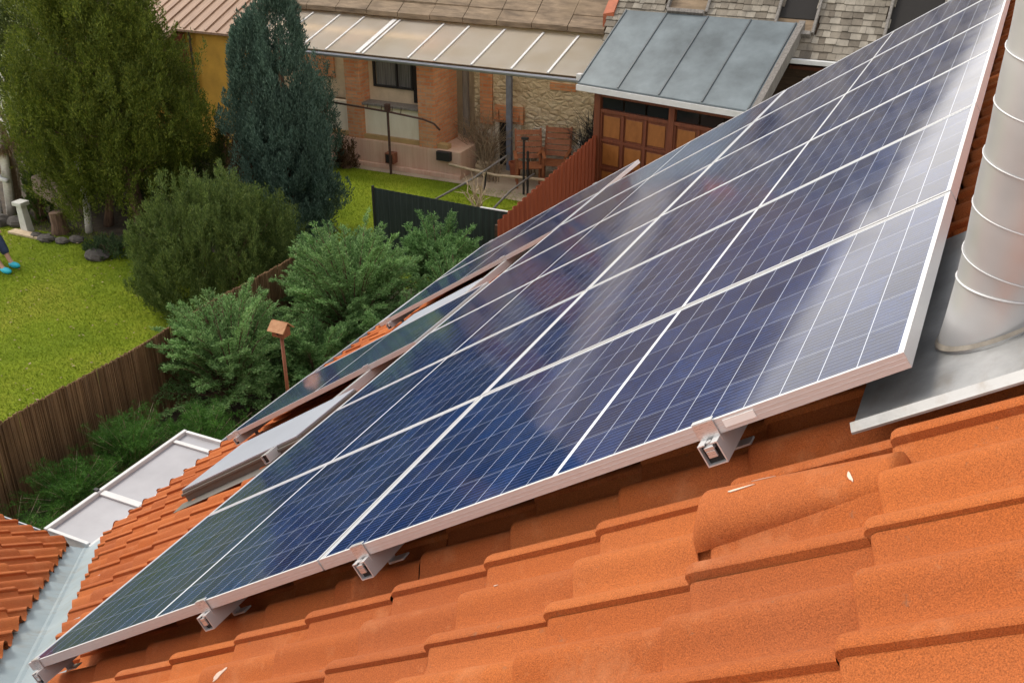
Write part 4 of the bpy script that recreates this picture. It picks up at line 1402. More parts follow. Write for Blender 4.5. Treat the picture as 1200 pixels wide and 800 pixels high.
# big dark rounded bush behind the reed fence
def round_bush(name, label, u, v, rx, ry, H, mat, K, per, size, seed, leafL, leafW, up=.55, group=None):
    g = np.random.default_rng(seed)
    root = gthing(name, label, 'bush', u, v, 0, group)
    c0 = np.array(wG(u, v, 0))
    th = g.random(K) * 6.283; cz = g.random(K) ** .8
    rr = np.sqrt(np.clip(1 - (cz * 1.0) ** 2.2, .02, 1)) * np.where(cz < .25, .82 + cz * .72, 1.0)
    lump = 1 + .07 * np.sin(th * 4 + cz * 7) + .06 * np.sin(th * 7 - cz * 12) + .04 * g.normal(size=K)
    dep = 1 - .4 * g.random(K) ** 2.2
    loc = np.stack([np.cos(th) * rr * rx, np.sin(th) * rr * ry, cz * H], 1) * (lump * dep)[:, None]
    loc[:, 2] = np.clip(loc[:, 2], .04, None)
    C = c0 + loc[:, :1] * GU + loc[:, 1:2] * GV + loc[:, 2:] * np.array([0, 0, 1.0])
    o_ = unit(loc / np.array([rx, ry, H]))
    D = (o_[:, :1] * GU + o_[:, 1:2] * GV + o_[:, 2:] * np.array([0, 0, 1.0])) * (1 - up) + np.array([0, 0, up]) + g.normal(size=C.shape) * .15
    sz = size * (.6 + .8 * g.random(K))
    P, d, L, Wd = sprays(C - unit(D) * (sz * .6)[:, None], D, sz, per, g, .5, 0, leafL, leafW)
    P[:, 2] = np.maximum(P[:, 2], .02)
    leaves('foliage', P, d, L, Wd, mat, root, g=g)
    b = B(fG)
    for i in range(14):
        a_ = g.uniform(0, 6.28); k = g.uniform(.3, .75)
        b.tube([(u + .08 * math.cos(a_), v + .08 * math.sin(a_), 0), (u + rx * k * .5 * math.cos(a_), v + ry * k * .5 * math.sin(a_), H * .4), (u + rx * k * math.cos(a_), v + ry * k * math.sin(a_), H * .72)], [.028, .018, .006], 5)
    part('stems', b, M['bark'], root)
    return root
round_bush('round_bush', 'large dark green rounded bush beyond the reed fence on the lawn', -10.85, 11.9, 1.45, 1.35, 1.92, ML['yew'], 2600, 60, .28, 41, .048, .013, .72)
round_bush('low_shrub', 'low dull green shrub at the foot of the yellow house', -13.1, 14.6, .55, .45, .85, ML['shrub'], 200, 50, .24, 42, .05, .016)
round_bush('low_shrub', 'loose green shrub between the thuja and the cypress', -13.9, 14.5, .6, .5, .75, ML['shrub'], 180, 45, .28, 43, .05, .014)
round_bush('low_shrub', 'small grey green shrub at the foot of the cypress', -11.2, 13.7, .55, .5, .55, ML['cyp'], 160, 45, .22, 44, .045, .014)
round_bush('hedge_shrub', 'dark dense shrub in the shade behind the olive thuja stems', -14.6, 15.2, 1.3, .7, 1.5, ML['thuja2'], 500, 50, .3, 48, .055, .018)
round_bush('hedge_shrub', 'dark dense shrub behind the box ball at the left edge', -17.0, 14.6, 1.2, .7, 1.35, ML['thuja2'], 450, 50, .3, 49, .055, .018)
round_bush('wall_shrub', 'small dark evergreen growing by the farmhouse left pier', -13.35, 18.45, .42, .35, 2.35, ML['cyp'], 220, 60, .32, 45, .05, .017)
round_bush('low_shrub', 'reddish dry shrub against the pink plinth', -12.95, 18.7, .28, .2, .62, ML['dead'], 90, 40, .2, 46, .045, .014)
round_bush('low_shrub', 'low green clump on the lawn under the thuja', -14.0, 12.6, .55, .35, .25, ML['shrub'], 120, 40, .18, 47, .05, .014)

def juniper(label, u, v, rx, ry, H, mat, nb, seed, arch=.25):
    """spreading juniper: tiers of separate arching plumes, each a flat feather of twigs set with needles"""
    g = np.random.default_rng(seed)
    root = gthing('juniper', label, 'bush', u, v, 0, 'spreading junipers between the reed fence and the roof')
    bw = B(fW)
    c0 = np.array(wG(u, v, 0))
    Ps, Ds, Ls = [], [], []
    nb = int(nb * 1.4); rx *= 1.12; ry *= 1.12
    for i in range(nb):
        a_ = g.random() * 6.283
        el = g.random() ** .75                                  # 0 low and long ... 1 upright
        reach = (1.05 - .62 * el) * g.uniform(.7, 1.12)
        tipz = H * (.22 + .82 * el) * g.uniform(.82, 1.08)
        o2 = GU * math.cos(a_) * rx * reach + GV * math.sin(a_) * ry * reach
        base = c0 + o2 * .05 + np.array([0, 0, H * .08])
        mid = c0 + o2 * .45 + np.array([0, 0, tipz * (.80 + .15 * (1 - el))])
        tip = c0 + o2 + np.array([0, 0, tipz])
        k = np.linspace(0, 1, 12)[:, None]
        path = (1 - k) ** 2 * base + 2 * k * (1 - k) * mid + k ** 2 * tip
        bw.tube(path[[0, 4, 8, 11]], [.018, .012, .007, .003], 4, cap=False)
        nt2, nn = 42, 15
        kk = np.sort(g.uniform(.30, 1.0, nt2))
        pp = (1 - kk[:, None]) ** 2 * base + 2 * kk[:, None] * (1 - kk[:, None]) * mid + kk[:, None] ** 2 * tip
        tg = unit(2 * (1 - kk[:, None]) * (mid - base) + 2 * kk[:, None] * (tip - mid))
        roll = g.normal() * .5
        sd0 = unit(np.cross(tg, [0, 0, 1.0])); up0 = np.cross(sd0, tg)
        sd_ = (sd0 * math.cos(roll) + up0 * math.sin(roll)) * np.where(np.arange(nt2) % 2 == 0, 1.0, -1.0)[:, None]
        td = unit(tg * .95 + sd_ * g.uniform(.45, .8, nt2)[:, None] + np.array([0, 0, .10]) + g.normal(size=pp.shape) * .16)
        tl = (.30 * (1.06 - kk) + .055) * g.uniform(.7, 1.25, nt2)
        q = g.random((nt2, nn))
        P = pp[:, None] + td[:, None] * (q * tl[:, None])[..., None] + g.normal(size=(nt2, nn, 3)) * .010
        P[..., 2] -= .10 * q * q * tl[:, None]
        s2 = unit(np.cross(td, [.1, .2, 1.0]))
        d = td[:, None] * 1.0 + s2[:, None] * (g.choice([-1.0, 1.0], (nt2, nn)) * .65)[..., None] + g.normal(size=P.shape) * .22
        Ps.append(P.reshape(-1, 3)); Ds.append(d.reshape(-1, 3)); Ls.append(np.full(nt2 * nn, .042) * g.uniform(.6, 1.3, nt2 * nn))
    P, d, L = np.concatenate(Ps), np.concatenate(Ds), np.concatenate(Ls)
    P[:, 2] = np.maximum(P[:, 2], .02)
    leaves('foliage', P, d, L, .0115, mat, root, g=g)
    part('branches', bw, M['bark'], root, recalc=False)
    return root
juniper('grey green feathery juniper nearest the reed fence, left of the birdhouse', -8.45, 9.2, 1.1, 1.1, 1.52, ML['jun'], 92, 51)
juniper('low green juniper right behind the birdhouse post', -7.6, 9.9, .9, .9, 1.05, ML['jun2'], 60, 56)
juniper('tallest feathery juniper, standing behind the birdhouse', -7.85, 11.2, 1.25, 1.25, 1.85, ML['jun'], 120, 52)
juniper('bushy juniper spreading past the reed fence between its neighbours', -8.6, 12.0, 1.1, 1.0, 1.4, ML['jun2'], 80, 53)
juniper('juniper with an upright tip in front of the dark green fence', -7.45, 13.1, 1.0, .8, 1.45, ML['jun2'], 75, 54)
juniper('juniper hugging the far roof edge below the dark green fence', -6.6, 12.1, .85, .9, 1.45, ML['jun2'], 60, 55)
juniper('low dark juniper at the roof edge beside the birdhouse post', -6.7, 10.6, .9, .9, 1.2, ML['jun2'], 60, 57)

def fern(label, u, v, rx, ry, H, nb, seed, mat=None):
    g = np.random.default_rng(seed)
    root = gthing('feathery_plant', label, 'plant', u, v, 0, 'bright green feathery plants along the reed fence')
    P0, D0, S0 = [], [], []
    bw = B(fW)
    for i in range(nb):
        a_ = g.random() * 6.283; rr = math.sqrt(g.random())
        b0 = np.array(wG(u + rx * .5 * rr * math.cos(a_), v + ry * .5 * rr * math.sin(a_), 0))
        o2 = GU * math.cos(a_) * rx * rr + GV * math.sin(a_) * ry * rr
        h_ = H * g.uniform(.6, 1.0) * (1 - .25 * rr)
        mid = b0 + np.array([0, 0, h_ * .8]); tip = b0 + o2 * .7 + np.array([0, 0, h_])
        bw.tube([b0, mid * .7 + b0 * .3, tip], [.006, .004, .002], 3, cap=False)
        nt2 = 22
        kk = g.uniform(.15, 1, nt2)
        pp = (1 - kk[:, None]) ** 2 * b0 + 2 * kk[:, None] * (1 - kk[:, None]) * mid + kk[:, None] ** 2 * tip
        aa = g.random(nt2) * 6.283
        d_ = np.stack([np.cos(aa), np.sin(aa), .65 + 0 * aa], 1) + g.normal(size=pp.shape) * .15
        P0.append(pp); D0.append(d_); S0.append(.24 * (1.15 - .7 * kk) * g.uniform(.7, 1.2, nt2))
    P0, D0, S0 = map(np.concatenate, (P0, D0, S0))
    P, d, L, Wd = sprays(P0, D0, S0, 20, g, .55, .25, .04, .0048, .5)
    P[:, 2] = np.maximum(P[:, 2], .02)
    leaves('fronds', P, d, L, Wd, mat or ML['fern'], root, g=g)
    part('stems', bw, M['palewood'], root, recalc=False)
fern('bright green feathery plant in front of the reed fence, nearest the wing roof', -8.62, 6.55, .42, .6, .72, 46, 61)
fern('tallest bright feathery plant, upright against the reed fence', -8.55, 7.45, .42, .5, .92, 52, 62)
fern('feathery plant beside the low juniper at the far end of the fence bed', -8.0, 8.1, .5, .5, .75, 46, 63)
fern('low feathery plant spreading next to the wide gutter', -7.5, 7.2, .6, .6, .55, 40, 64)
fern('feathery plant below the wing eave at the picture edge', -8.5, 5.6, .5, .55, .65, 40, 65)
fern('dark low feathery plant close under the wide gutter', -6.9, 6.4, .5, .6, .5, 34, 66)

# grass blades on the two lawns
g = np.random.default_rng(71)
def blades(name, region, n, hmin, hmax):
    pts = []
    (u0, u1, v0, v1) = region
    uu = g.uniform(u0, u1, n); vv = g.uniform(v0, v1, n)
    P = uu[:, None] * GU + vv[:, None] * GV
    P[:, 2] = -.004
    a_ = g.random(n) * 6.283
    h_ = g.uniform(hmin, hmax, n)
    wv = np.stack([np.cos(a_), np.sin(a_), 0 * a_], 1) * .0048
    ln = g.normal(size=(n, 3)) * .022; ln[:, 2] = h_
    v = np.stack([P - wv, P + wv, P + ln], 1).reshape(-1, 3)
    return v
v_ = np.concatenate([blades('a', (-17.2, -9.2, 6.0, 13.3), 130000, .018, .045), blades('b', (-13.6, -7.0, 14.9, 18.75), 30000, .02, .06)])
mg = NT('grass_blade')
c_ = mg.ramp(mg.island(), [(0, (.13, .20, .010)), (.5, (.175, .25, .013)), (1, (.24, .295, .024))])
c_ = mg.mix(1.0, c_, mg.ramp(mg.noise(.6, 5), [(.3, .8), (.7, 1.22)]), 'MULTIPLY')
mg.set(Base_Color=c_, Roughness=.7, Specular_IOR_Level=.15)
tag(np_mesh('grass', v_, np.arange(len(v_)).reshape(-1, 3), mg.m, smooth=False), kind='stuff')

# ------------------------------------------------------------------ garden objects
# birdhouse on a post
BU, BV, BZ = -7.16, 8.72, 1.58
bh = gthing('birdhouse', 'orange wooden birdhouse with pitched roof on a red brown post among the junipers', 'birdhouse', BU, BV)
b = B(fG); b.tube([(BU, BV, 0), (BU, BV, BZ)], .022, 8)
part('post', b, M['birdpost'], bh, smooth=True)
b = B(fG); b.box(BU - .085, BU + .085, BV - .066, BV + .066, BZ, BZ + .10)
b._add([(BU - .085, BV - .066, BZ + .10), (BU - .085, BV + .066, BZ + .10), (BU - .085, BV, BZ + .16), (BU + .085, BV - .066, BZ + .10), (BU + .085, BV + .066, BZ + .10), (BU + .085, BV, BZ + .16)], [(0, 2, 1), (3, 4, 5), (0, 3, 5, 2), (1, 2, 5, 4), (0, 1, 4, 3)])
part('box', b, M['birdpost'], bh)
for s_ in (-1, 1):
    b = B(fG)
    b.slab([(BU - .115, BV + s_ * .004, BZ + .175), (BU + .115, BV + s_ * .004, BZ + .175), (BU + .115, BV + s_ * .108, BZ + .078), (BU - .115, BV + s_ * .108, BZ + .078)], (0, s_ * .008, .010))
    part('roof', b, M['birdroof'], bh, bev=.002)
b = B(fG); b.tube([(BU, BV - .067, BZ + .05), (BU, BV - .071, BZ + .05)], .015, 12)
part('entrance_hole', b, M['blackhole'], bh)

# clothesline frame
cl = gthing('clothesline', 'rusty iron clothesline frame with one post and a long bar before the farmhouse', 'clothesline', -11.82, 18.72)
b = B(fG); b.tube([(-11.82, 18.72, 0), (-11.82, 18.72, 1.52)], .028, 8); b.box(-11.87, -11.77, 18.67, 18.77, 1.40, 1.56)
part('post', b, M['rust'], cl)
b = B(fG); b.tube([(-13.65, 18.78, 1.44), (-11.82, 18.70, 1.40), (-10.9, 18.62, 1.36), (-10.62, 18.60, 1.30), (-10.48, 18.6, 1.18)], .022, 8)
part('bar', b, M['rust'], cl, smooth=True)
b = B(fG)
for du in (-.5, -.15, .12, .34):
    b = B(fG); b.tube([(-11.82 + du, 18.70, 1.40), (-11.82 + du + .02, 18.70, 1.52)], .010, 5)
    part('hook', b, M['rust'], cl)
b = B(fG); b.tube([(-13.3, 18.77, 1.44), (-13.45, 18.74, .75)], .014, 6)
part('brace', b, M['rust'], cl)

# double black post and timber rail
dp = gthing('iron_post', 'pair of thin black iron posts standing at the end of the timber rail', 'post', -8.55, 18.72)
for du in (-.045, .045):
    b = B(fG); b.tube([(-8.55 + du, 18.72, 0), (-8.55 + du, 18.72, 1.18 if du < 0 else .95)], .024, 8)
    part('post', b, M['blackiron'], dp)
b = B(fG); b.box(-8.64, -8.50, 18.68, 18.76, 1.181, 1.23)
part('cap', b, M['blackiron'], dp)
b = B(fG)
b.tube([(-10.45, 18.9, .36), (-9.9, 18.88, .32), (-9.3, 18.82, .30), (-8.7, 18.8, .34), (-7.9, 18.78, .38)], [.03, .032, .03, .032, .028], 8)
single('timber_rail', b, M['palewood'], 'long pale orange timber pole laid low across the terrace edge', 'pole', wG(-9.2, 18.85, 0), smooth=True)
b = B(fG); b.tube([(-9.45, 18.6, 0), (-9.4, 18.6, .45)], .018, 6)
single('stake', b, M['blackiron'], 'short dark stake holding up the timber pole', 'stake', wG(-9.45, 18.6, 0))

# wooden garden chairs on the terrace
def chair(u, v, rz, label):
    t = thing('garden_chair', label, 'chair', wG(u, v, .008), GZ + rz, 'orange red wooden garden chairs')
    mw = t.matrix_world
    def lf(p):
        p = np.asarray(p, float).reshape(-1, 3)
        m = np.array(mw)
        return p @ m[:3, :3].T + m[:3, 3]
    b = B(lf)
    for k in range(5): b.box(-.27, .27, -.25 + .10 * k, -.17 + .10 * k, .42, .445)
    part('seat', b, M['chairwood'], t, bev=.004)
    b = B(lf)
    for k in range(5):
        z = .50 + .115 * k
        y = .26 + .05 * k
        b.hexa([(-.27, y, z), (.27, y, z), (.27, y + .022, z), (-.27, y + .022, z), (-.27, y + .035, z + .095), (.27, y + .035, z + .095), (.27, y + .057, z + .095), (-.27, y + .057, z + .095)])
    part('backrest', b, M['chairwood'], t, bev=.004)
    for sx in (-1, 1):
        b = B(lf); b.box(sx * .27 - .022, sx * .27 + .022, -.25, -.20, 0, .64)
        part('leg', b, M['chairwood'], t, bev=.004)
        b = B(lf); b.hexa([(sx * .27 - .022, .20, 0), (sx * .27 + .022, .20, 0), (sx * .27 + .022, .26, 0), (sx * .27 - .022, .26, 0), (sx * .27 - .022, .50, 1.08), (sx * .27 + .022, .50, 1.08), (sx * .27 + .022, .545, 1.08), (sx * .27 - .022, .545, 1.08)])
        part('leg', b, M['chairwood'], t, bev=.004)
        b = B(lf); b.box(sx * .30 - .035, sx * .30 + .035, -.29, .30, .641, .668)
        part('armrest', b, M['chairwood'], t, bev=.004)
    return t
chair(-8.35, 19.75, R(12), 'orange red garden chair nearest the porch fence, its high slatted back to the wall')
chair(-8.75, 19.35, R(28), 'orange red garden chair in front, just behind the double black post')
b = B(fG)
prof = [(0, .0), (.10, .0), (.125, .20), (.145, .21), (.145, .26), (.12, .26), (.105, .19), (0, .19)]
pts = []
for k in range(16):
    an = 2 * math.pi * k / 16
    for r_0, z_ in prof[1:7]: pts.append((-9.25 + r_0 * math.cos(an), 19.7 + r_0 * math.sin(an), .01 + z_ * 1.3))
fs = []
for k in range(16):
    for j in range(5): fs.append((k * 6 + j, ((k + 1) % 16) * 6 + j, ((k + 1) % 16) * 6 + j + 1, k * 6 + j + 1))
b._add(pts, fs + [tuple(k * 6 for k in range(16)), tuple(k * 6 + 5 for k in range(15, -1, -1))])
single('flower_pot', b, M['terracotta'], 'terracotta pot beside the blue grey post on the terrace', 'pot', wG(-9.25, 19.7, 0))

for (u_, v_, r_0, lb) in ((-9.9, 19.55, .3, 'small slatted wooden crate on the terrace before the dry creeper'), (-8.0, 19.1, -.2, 'small slatted wooden crate at the foot of the red fence')):
    t = thing('wooden_crate', lb, 'crate', wG(u_, v_, .008), GZ + r_0, 'wooden crates on the terrace')
    m_ = np.array(t.matrix_world)
    lf = lambda p, m_=m_: np.asarray(p, float).reshape(-1, 3) @ m_[:3, :3].T + m_[:3, 3]
    for sx in (-1, 1):
        b = B(lf)
        for k in range(3): b.box(-.2, .2, sx * .14 - .008, sx * .14 + .008, .02 + .09 * k, .09 + .09 * k)
        part('side', b, M['palewood'], t)
        b = B(lf)
        for k in range(3): b.box(sx * .19 - .008, sx * .19 + .008, -.131, .131, .02 + .09 * k, .09 + .09 * k)
        part('end', b, M['palewood'], t)
    b = B(lf); b.box(-.181, .181, -.131, .131, .012, .024)
    part('bottom', b, M['palewood'], t)

# bare shrubs, dry creeper, sticks
def twigs(name, label, cat, u, v, n, H, spread, seed, mat, rad=.012, z0=0.0, branch=3, bend=.2, n2=3):
    g = np.random.default_rng(seed)
    root = gthing(name, label, cat, u, v, z0)
    for k in range(branch):
        b = B(fG)
        for i in range(n):
            a_ = g.random() * 6.283; r0 = spread * .35 * math.sqrt(g.random())
            x0, y0 = u + r0 * math.cos(a_), v + r0 * math.sin(a_) * .6
            h_ = H * g.uniform(.5, 1.05)
            lx, ly = g.normal() * spread * .6, g.normal() * spread * .35
            p = [(x0, y0, z0)]
            for j in range(1, 6):
                q = j / 5
                p.append((x0 + lx * q ** 1.5 + g.normal() * .02, y0 + ly * q ** 1.5 + g.normal() * .02, z0 + h_ * q * (1 - bend * q * g.random())))
            b.tube(p, [rad * (1 - .8 * j / 5) * (.7 + .6 * g.random()) for j in range(6)], 5, cap=False)
            for m_ in range(n2):
                j = g.integers(1, 5)
                q0 = np.array(p[j]); d_ = np.array([g.normal() * .16, g.normal() * .1, g.uniform(.05, .22)]) * H
                b.tube([q0, q0 + d_ * .5 + g.normal(size=3) * .01, q0 + d_], [rad * .4, rad * .3, rad * .12], 4, cap=False)
        part('branch', b, mat, root, recalc=False)
    return root
twigs('dry_creeper', 'dense dry grey brown creeper standing against the stone wall', 'climbing plant', -10.15, 19.9, 26, 1.45, .55, 81, M['drytwig'], .013, n2=4)
twigs('bare_shrub', 'pale bare shrub with forked stems just behind the dark green fence', 'shrub', -8.95, 17.3, 4, 1.0, .38, 82, M['palewood'], .022, n2=2)
twigs('bare_shrub', 'thin dark bare shrub between the creeper and the blue grey post', 'shrub', -9.55, 19.2, 5, 1.3, .4, 83, M['drytwig'], .013, n2=4)
twigs('dead_ivy', 'blackish dead ivy hanging at the corner between stone wall and porch', 'climbing plant', -7.55, 19.9, 26, 1.75, .34, 84, M['blackiron'], .016, n2=5)
twigs('bare_shrub', 'thin bare stems before the whitewashed wall left of the chairs', 'shrub', -9.0, 20.0, 5, 1.35, .35, 85, M['drytwig'], .011, n2=4)
b = B(fG); b.tube([(-10.1, 17.5, .02), (-9.5, 18.2, .38), (-9.0, 18.75, .78)], [.022, .026, .02], 7)
single('leaning_branch', b, M['greywood'], 'grey branch leaning from the lawn up to the timber pole', 'branch', wG(-10.1, 17.5, 0), smooth=True)
b = B(fG); b.tube([(-8.75, 17.5, .02), (-8.6, 18.1, .28), (-8.35, 18.7, .5)], [.024, .024, .018], 7)
single('leaning_branch', b, M['greywood'], 'short grey branch leaning right of the bare shrub', 'branch', wG(-8.75, 17.5, 0), smooth=True)
b = B(fG); b.box(-10.02, -9.92, 20.22, 20.29, 1.085, 1.28); b.box(-9.75, -9.66, 20.22, 20.29, 1.085, 1.25); b.box(-9.58, -9.42, 20.2, 20.29, 1.085, 1.20)
b.box(-10.03, -9.40, 20.19, 20.30, 1.072, 1.083)
single('brick_stack', b, M['brick'], 'few loose red bricks stacked on the ledge above the white door', 'bricks', wG(-9.75, 20.24, 1.07))

# fallen leaves on the lawn
g = np.random.default_rng(77)
n_ = 420
P_ = fG(np.stack([g.uniform(-17, -9.4, n_), g.uniform(6.5, 13.4, n_), g.uniform(.03, .05, n_)], 1))
D_ = g.normal(size=(n_, 3)) * np.array([1, 1, .15])
v_ = []
for p_, d_ in zip(P_, unit(D_)):
    x_ = np.cross(d_, [0, 0, 1.0]); L_ = g.uniform(.03, .06)
    v_ += [p_, p_ + d_ * L_ * .5 + x_ * L_ * .35, p_ + d_ * L_, p_ + d_ * L_ * .5 - x_ * L_ * .35]
tag(np_mesh('fallen_leaves', np.array(v_), np.arange(4 * n_).reshape(n_, 4), ML['straw'], smooth=False), kind='stuff')
# white birch at the left edge
bi = gthing('birch', 'bare white birch branches reaching in at the top left corner', 'tree', -17.3, 13.3)
g = np.random.default_rng(91)
b = B(fG)
b.tube([(-17.3, 13.3, 0), (-17.15, 13.3, 1.2), (-17.22, 13.28, 2.4), (-17.05, 13.25, 3.3), (-17.1, 13.2, 4.6), (-17.3, 13.2, 5.6)], [.10, .085, .075, .065, .05, .03], 9)
part('trunk', b, M['birch'], bi, smooth=True)
for (z0, pts) in ((2.0, [(0, 0, 0), (.25, -.1, .05), (.45, -.15, -.08), (.55, -.2, -.30)]), (2.9, [(0, 0, 0), (.35, -.2, .12), (.62, -.3, -.10), (.72, -.34, -.55), (.80, -.35, -.95)]), (3.5, [(0, 0, 0), (.3, -.15, .35), (.42, -.2, .85)]), (3.3, [(0, 0, 0), (.5, -.3, -.05), (.68, -.32, .22), (.72, -.34, .5)]), (3.0, [(.35, -.2, .12), (.62, -.2, .05), (.85, -.28, -.22)])):
    b = B(fG); n_ = len(pts)
    b.tube([(-17.1 + p[0], 13.25 + p[1], z0 + p[2]) for p in pts], [.034 * (1 - .7 * i / (n_ - 1)) for i in range(n_)], 7)
    part('branch', b, M['birch'], bi, smooth=True)
# straw coloured ornamental grass at the left edge
g = np.random.default_rng(92)
pg = gthing('ornamental_grass', 'dry straw coloured clump of tall grass at the left picture edge', 'grass clump', -17.3, 13.5)
n_ = 2600
a_ = g.random(n_) * 6.283; rr = np.sqrt(g.random(n_))
P_ = np.array(wG(-17.35, 13.5, 1.35)) + np.stack([np.cos(a_) * rr * .42, np.sin(a_) * rr * .42, .75 * (1 - rr ** 2) * g.random(n_)], 1)
D_ = np.stack([np.cos(a_) * .5, np.sin(a_) * .5, -.9 + 1.1 * g.random(n_)], 1)
leaves('plume', P_, D_, .20, .014, ML['straw'], pg, g=g)
b = B(fG)
for i in range(60):
    an = g.random() * 6.28; r0 = .1 * g.random()
    b.tube([(-17.35 + r0 * math.cos(an), 13.5 + r0 * math.sin(an), 0), (-17.35 + 3.2 * r0 * math.cos(an), 13.5 + 3.2 * r0 * math.sin(an), 1.6)], [.008, .004], 4)
part('stalks', b, M['drytwig'], pg, recalc=False)

# white pedestal with a clipped box ball, slabs and logs under the trees
pe = gthing('pedestal', 'slim white concrete pedestal with a square cap at the lawn edge', 'pedestal', -16.25, 12.75)
b = B(fG); b.hexa([(-16.34, 12.67, 0), (-16.16, 12.67, 0), (-16.16, 12.83, 0), (-16.34, 12.83, 0), (-16.36, 12.69, .52), (-16.22, 12.69, .52), (-16.22, 12.81, .52), (-16.36, 12.81, .52)])
part('shaft', b, M['pedestal'], pe, bev=.006)
b = B(fG); b.box(-16.41, -16.17, 12.65, 12.86, .521, .60)
part('cap', b, M['pedestal'], pe, bev=.01)
round_bush('box_ball', 'small clipped bright green box ball right behind the white pedestal', -16.5, 13.3, .30, .28, .92, ML['box'], 160, 60, .13, 95, .026, .014)
b = B(fG); b.hexa([(-16.2, 13.0, .70), (-15.25, 13.05, .32), (-15.2, 13.25, .36), (-16.2, 13.35, .74), (-16.2, 13.02, 1.02), (-15.45, 13.1, .78), (-15.45, 13.3, .8), (-16.2, 13.35, 1.04)])
single('stone_slab', b, M['rockslab'], 'large brown grey slab lying tilted under the olive thuja', 'stone slab', wG(-15.8, 13.1, 0), bev=.03)
b = B(fG); b.tube([(-15.62, 12.95, 0), (-15.6, 12.95, .2), (-15.62, 12.96, .42)], [.17, .145, .15], 10)
single('tree_stump', b, M['bark'], 'brown stump holding up the tilted slab', 'stump', wG(-15.62, 12.95, 0))
for (du, dv, r_0, lb) in ((-15.55, 12.55, .15, 'dark field stone in front of the brown stump'), (-15.2, 12.6, .12, 'dark field stone right of the brown stump'), (-15.85, 12.6, .11, 'brown field stone left of the brown stump'), (-15.0, 12.75, .13, 'dark field stone near the thuja stems'), (-14.05, 12.3, .2, 'dark grey stone on the lawn right of the thuja stems'), (-16.7, 12.9, .2, 'dark stone left of the white pedestal'), (-17.1, 12.8, .24, 'dark stone at the picture edge left of the pedestal')):
    b = B(fG); b.ball((du, dv, r_0 * .35), r_0, 9, 6, (1.3, .9, .55), .12)
    single('field_stone', b, M['darkstone'], lb, 'stone', wG(du, dv, 0), 'stones under the trees')
b = B(fG); b.box(-16.5, -15.7, 12.5, 12.68, .0, .05)
single('garden_board', b, M['palewood'], 'pale board lying at the lawn edge under the pedestal', 'board', wG(-16.1, 12.6, 0), bev=.005)
b = B(fG); b.tube([(-15.15, 13.2, 0), (-15.08, 13.22, .7), (-15.16, 13.25, 1.5)], [.07, .065, .06], 9)
single('white_post', b, M['birch'], 'white stem standing beside the brown thuja trunks', 'post', wG(-15.15, 13.2, 0), smooth=True)
b = B(fG); b.tube([(-17.35, 13.1, 1.5), (-17.3, 13.1, 1.0), (-17.12, 13.1, .82), (-16.95, 13.1, .80)], .05, 8)
b.tube([(-17.35, 13.1, 0), (-17.35, 13.1, 1.5)], .045, 8)
single('bent_pipe', b, M['white'], 'white bent pipe at the left picture edge above the box ball', 'pipe', wG(-17.35, 13.1, 0), smooth=True)

# person sitting at the left picture edge, only shins and clogs in view
PU, PV = -15.30, 11.25
b = B(fG)
b.box(PU - .72, PU - .36, PV - .2, PV + .2, .36, .40)
st = gthing('stool', 'low wooden stool under the seated person at the left picture edge', 'stool', PU - .54, PV)
part('seat', b, M['greywood'], st, bev=.006)
for sx in (-1, 1):
    for sy in (-1, 1):
        b = B(fG); b.box(PU - .54 + sx * .14 - .02, PU - .54 + sx * .14 + .02, PV + sy * .15 - .02, PV + sy * .15 + .02, 0, .36)
        part('leg', b, M['greywood'], st)
pe_ = gthing('person', 'person seated at the left picture edge in navy trousers and turquoise clogs', 'person', PU - .2, PV)
def skin_obj(name, joints, edges, radii, mat, levels=2):
    me = bpy.data.meshes.new(name)
    pts = fG([(PU + j[0], PV + j[1], j[2]) for j in joints])
    mi = np.array(pe_.matrix_world.inverted())
    me.from_pydata((pts @ mi[:3, :3].T + mi[:3, 3]).tolist(), edges, [])
    o = bpy.data.objects.new(name, me); COL.objects.link(o)
    sk = o.modifiers.new('skin', 'SKIN'); sk.use_smooth_shade = True
    for i, r_0 in enumerate(radii):
        me.skin_vertices[0].data[i].radius = (r_0, r_0)
    me.skin_vertices[0].data[0].use_root = True
    ss = o.modifiers.new('subdivision', 'SUBSURF'); ss.levels = ss.render_levels = levels
    bpy.context.view_layer.update()
    dg = bpy.context.evaluated_depsgraph_get()
    m2 = bpy.data.meshes.new_from_object(o.evaluated_get(dg))
    o.modifiers.clear(); o.data = m2
    m2.materials.clear(); m2.materials.append(mat)
    m2.polygons.foreach_set('use_smooth', [True] * len(m2.polygons))
    o.parent = pe_
    return o

# seated facing right: thighs level, shins sloping to the feet, hands on the knees
J = [(-.52, 0, .50), (-.52, 0, .72), (-.48, 0, .92), (-.46, 0, 1.03), (-.44, 0, 1.13), (-.42, 0, 1.22),
     (-.48, -.10, .49), (-.04, -.13, .53), (.26, -.12, .10), (.36, -.12, .05),
     (-.48, .10, .49), (-.02, .13, .53), (.19, .12, .10), (.29, .12, .05),
     (-.48, -.20, .94), (-.40, -.26, .70), (-.14, -.20, .62), (-.48, .20, .94), (-.40, .26, .70), (-.12, .20, .62)]
Ed = [(0, 1), (1, 2), (2, 3), (3, 4), (4, 5), (0, 6), (6, 7), (7, 8), (8, 9), (0, 10), (10, 11), (11, 12), (12, 13), (2, 14), (14, 15), (15, 16), (2, 17), (17, 18), (18, 19)]
Rd = [.13, .12, .13, .055, .085, .07, .09, .060, .038, .036, .09, .060, .038, .036, .055, .043, .032, .055, .043, .032]
skin_obj('body', J, Ed, Rd, M['skin'])
Jt = [(-.52, 0, .50), (-.52, 0, .64), (-.48, -.10, .49), (-.04, -.13, .535), (.175, -.123, .22), (-.48, .10, .49), (-.02, .13, .535), (.125, .123, .22)]
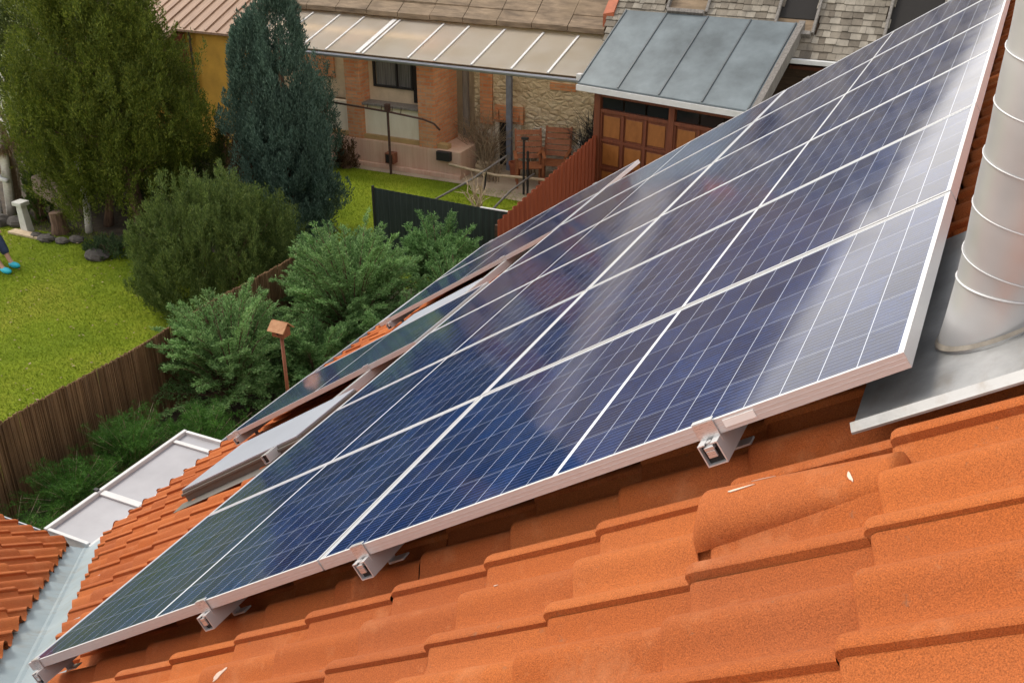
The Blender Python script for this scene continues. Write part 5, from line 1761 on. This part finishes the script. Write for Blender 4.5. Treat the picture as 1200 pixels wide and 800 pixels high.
skin_obj('trousers', Jt, [(0, 1), (0, 2), (2, 3), (3, 4), (0, 5), (5, 6), (6, 7)], [.155, .14, .115, .085, .075, .115, .085, .075], M['jeans'])
Js = [(-.52, 0, .60), (-.51, 0, .76), (-.48, 0, .93), (-.48, -.20, .945), (-.415, -.255, .74), (-.48, .20, .945), (-.415, .255, .74)]
skin_obj('shirt', Js, [(0, 1), (1, 2), (2, 3), (3, 4), (2, 5), (5, 6)], [.15, .14, .15, .075, .060, .075, .060], M['shirt'])
b = B(fG); b.ball((PU - .455, PV, 1.215), .108, 14, 10, (1.0, .92, 1.0))
part('hair', b, M['hair'], pe_, smooth=True)
for sy, dx in ((-1, .335), (1, .265)):
    b = B(fG)
    b.ball((PU + dx, PV + sy * .12, .055), .06, 16, 10, (2.2, .85, .95))
    part('clog', b, M['clog'], pe_, smooth=True)
for sy in (-1, 1):        # hands: palm, four fingers and a thumb lying over the knee
    b = B(fG)
    hx, hy, hz = PU - .13, PV + sy * .20, .62
    b.ball((hx + .04, hy - sy * .01, hz), .042, 10, 8, (1.15, .9, .5))
    for k in range(4):
        y = hy - sy * .01 + (-.03 + .02 * k)
        L_ = (.062, .075, .07, .055)[k]
        b.tube([(hx + .075, y, hz), (hx + .075 + L_ * .55, y, hz - .008), (hx + .07 + L_, y, hz - .035)], [.0095, .009, .007], 6)
    b.tube([(hx + .02, hy - sy * .04, hz), (hx + .05, hy - sy * .062, hz - .012), (hx + .08, hy - sy * .066, hz - .03)], [.011, .010, .007], 6)
    part('hand', b, M['skin'], pe_, smooth=True)
b = B(fG)
b.ball((PU - .345, PV, 1.17), .018, 8, 6, (1.0, .8, 1.3))
part('nose', b, M['skin'], pe_, smooth=True)
for sy in (-1, 1):
    b = B(fG); b.ball((PU - .362, PV + sy * .034, 1.20), .012, 8, 6)
    part('eye', b, M['blackhole'], pe_, smooth=True)
    b = B(fG); b.ball((PU - .44, PV + sy * .085, 1.17), .028, 8, 6, (.8, .35, 1.1))
    part('ear', b, M['skin'], pe_, smooth=True)
b = B(fG); b.ball((PU - .355, PV, 1.125), .014, 8, 6, (.6, 1.7, .5))
part('mouth', b, M['terracotta'], pe_, smooth=True)
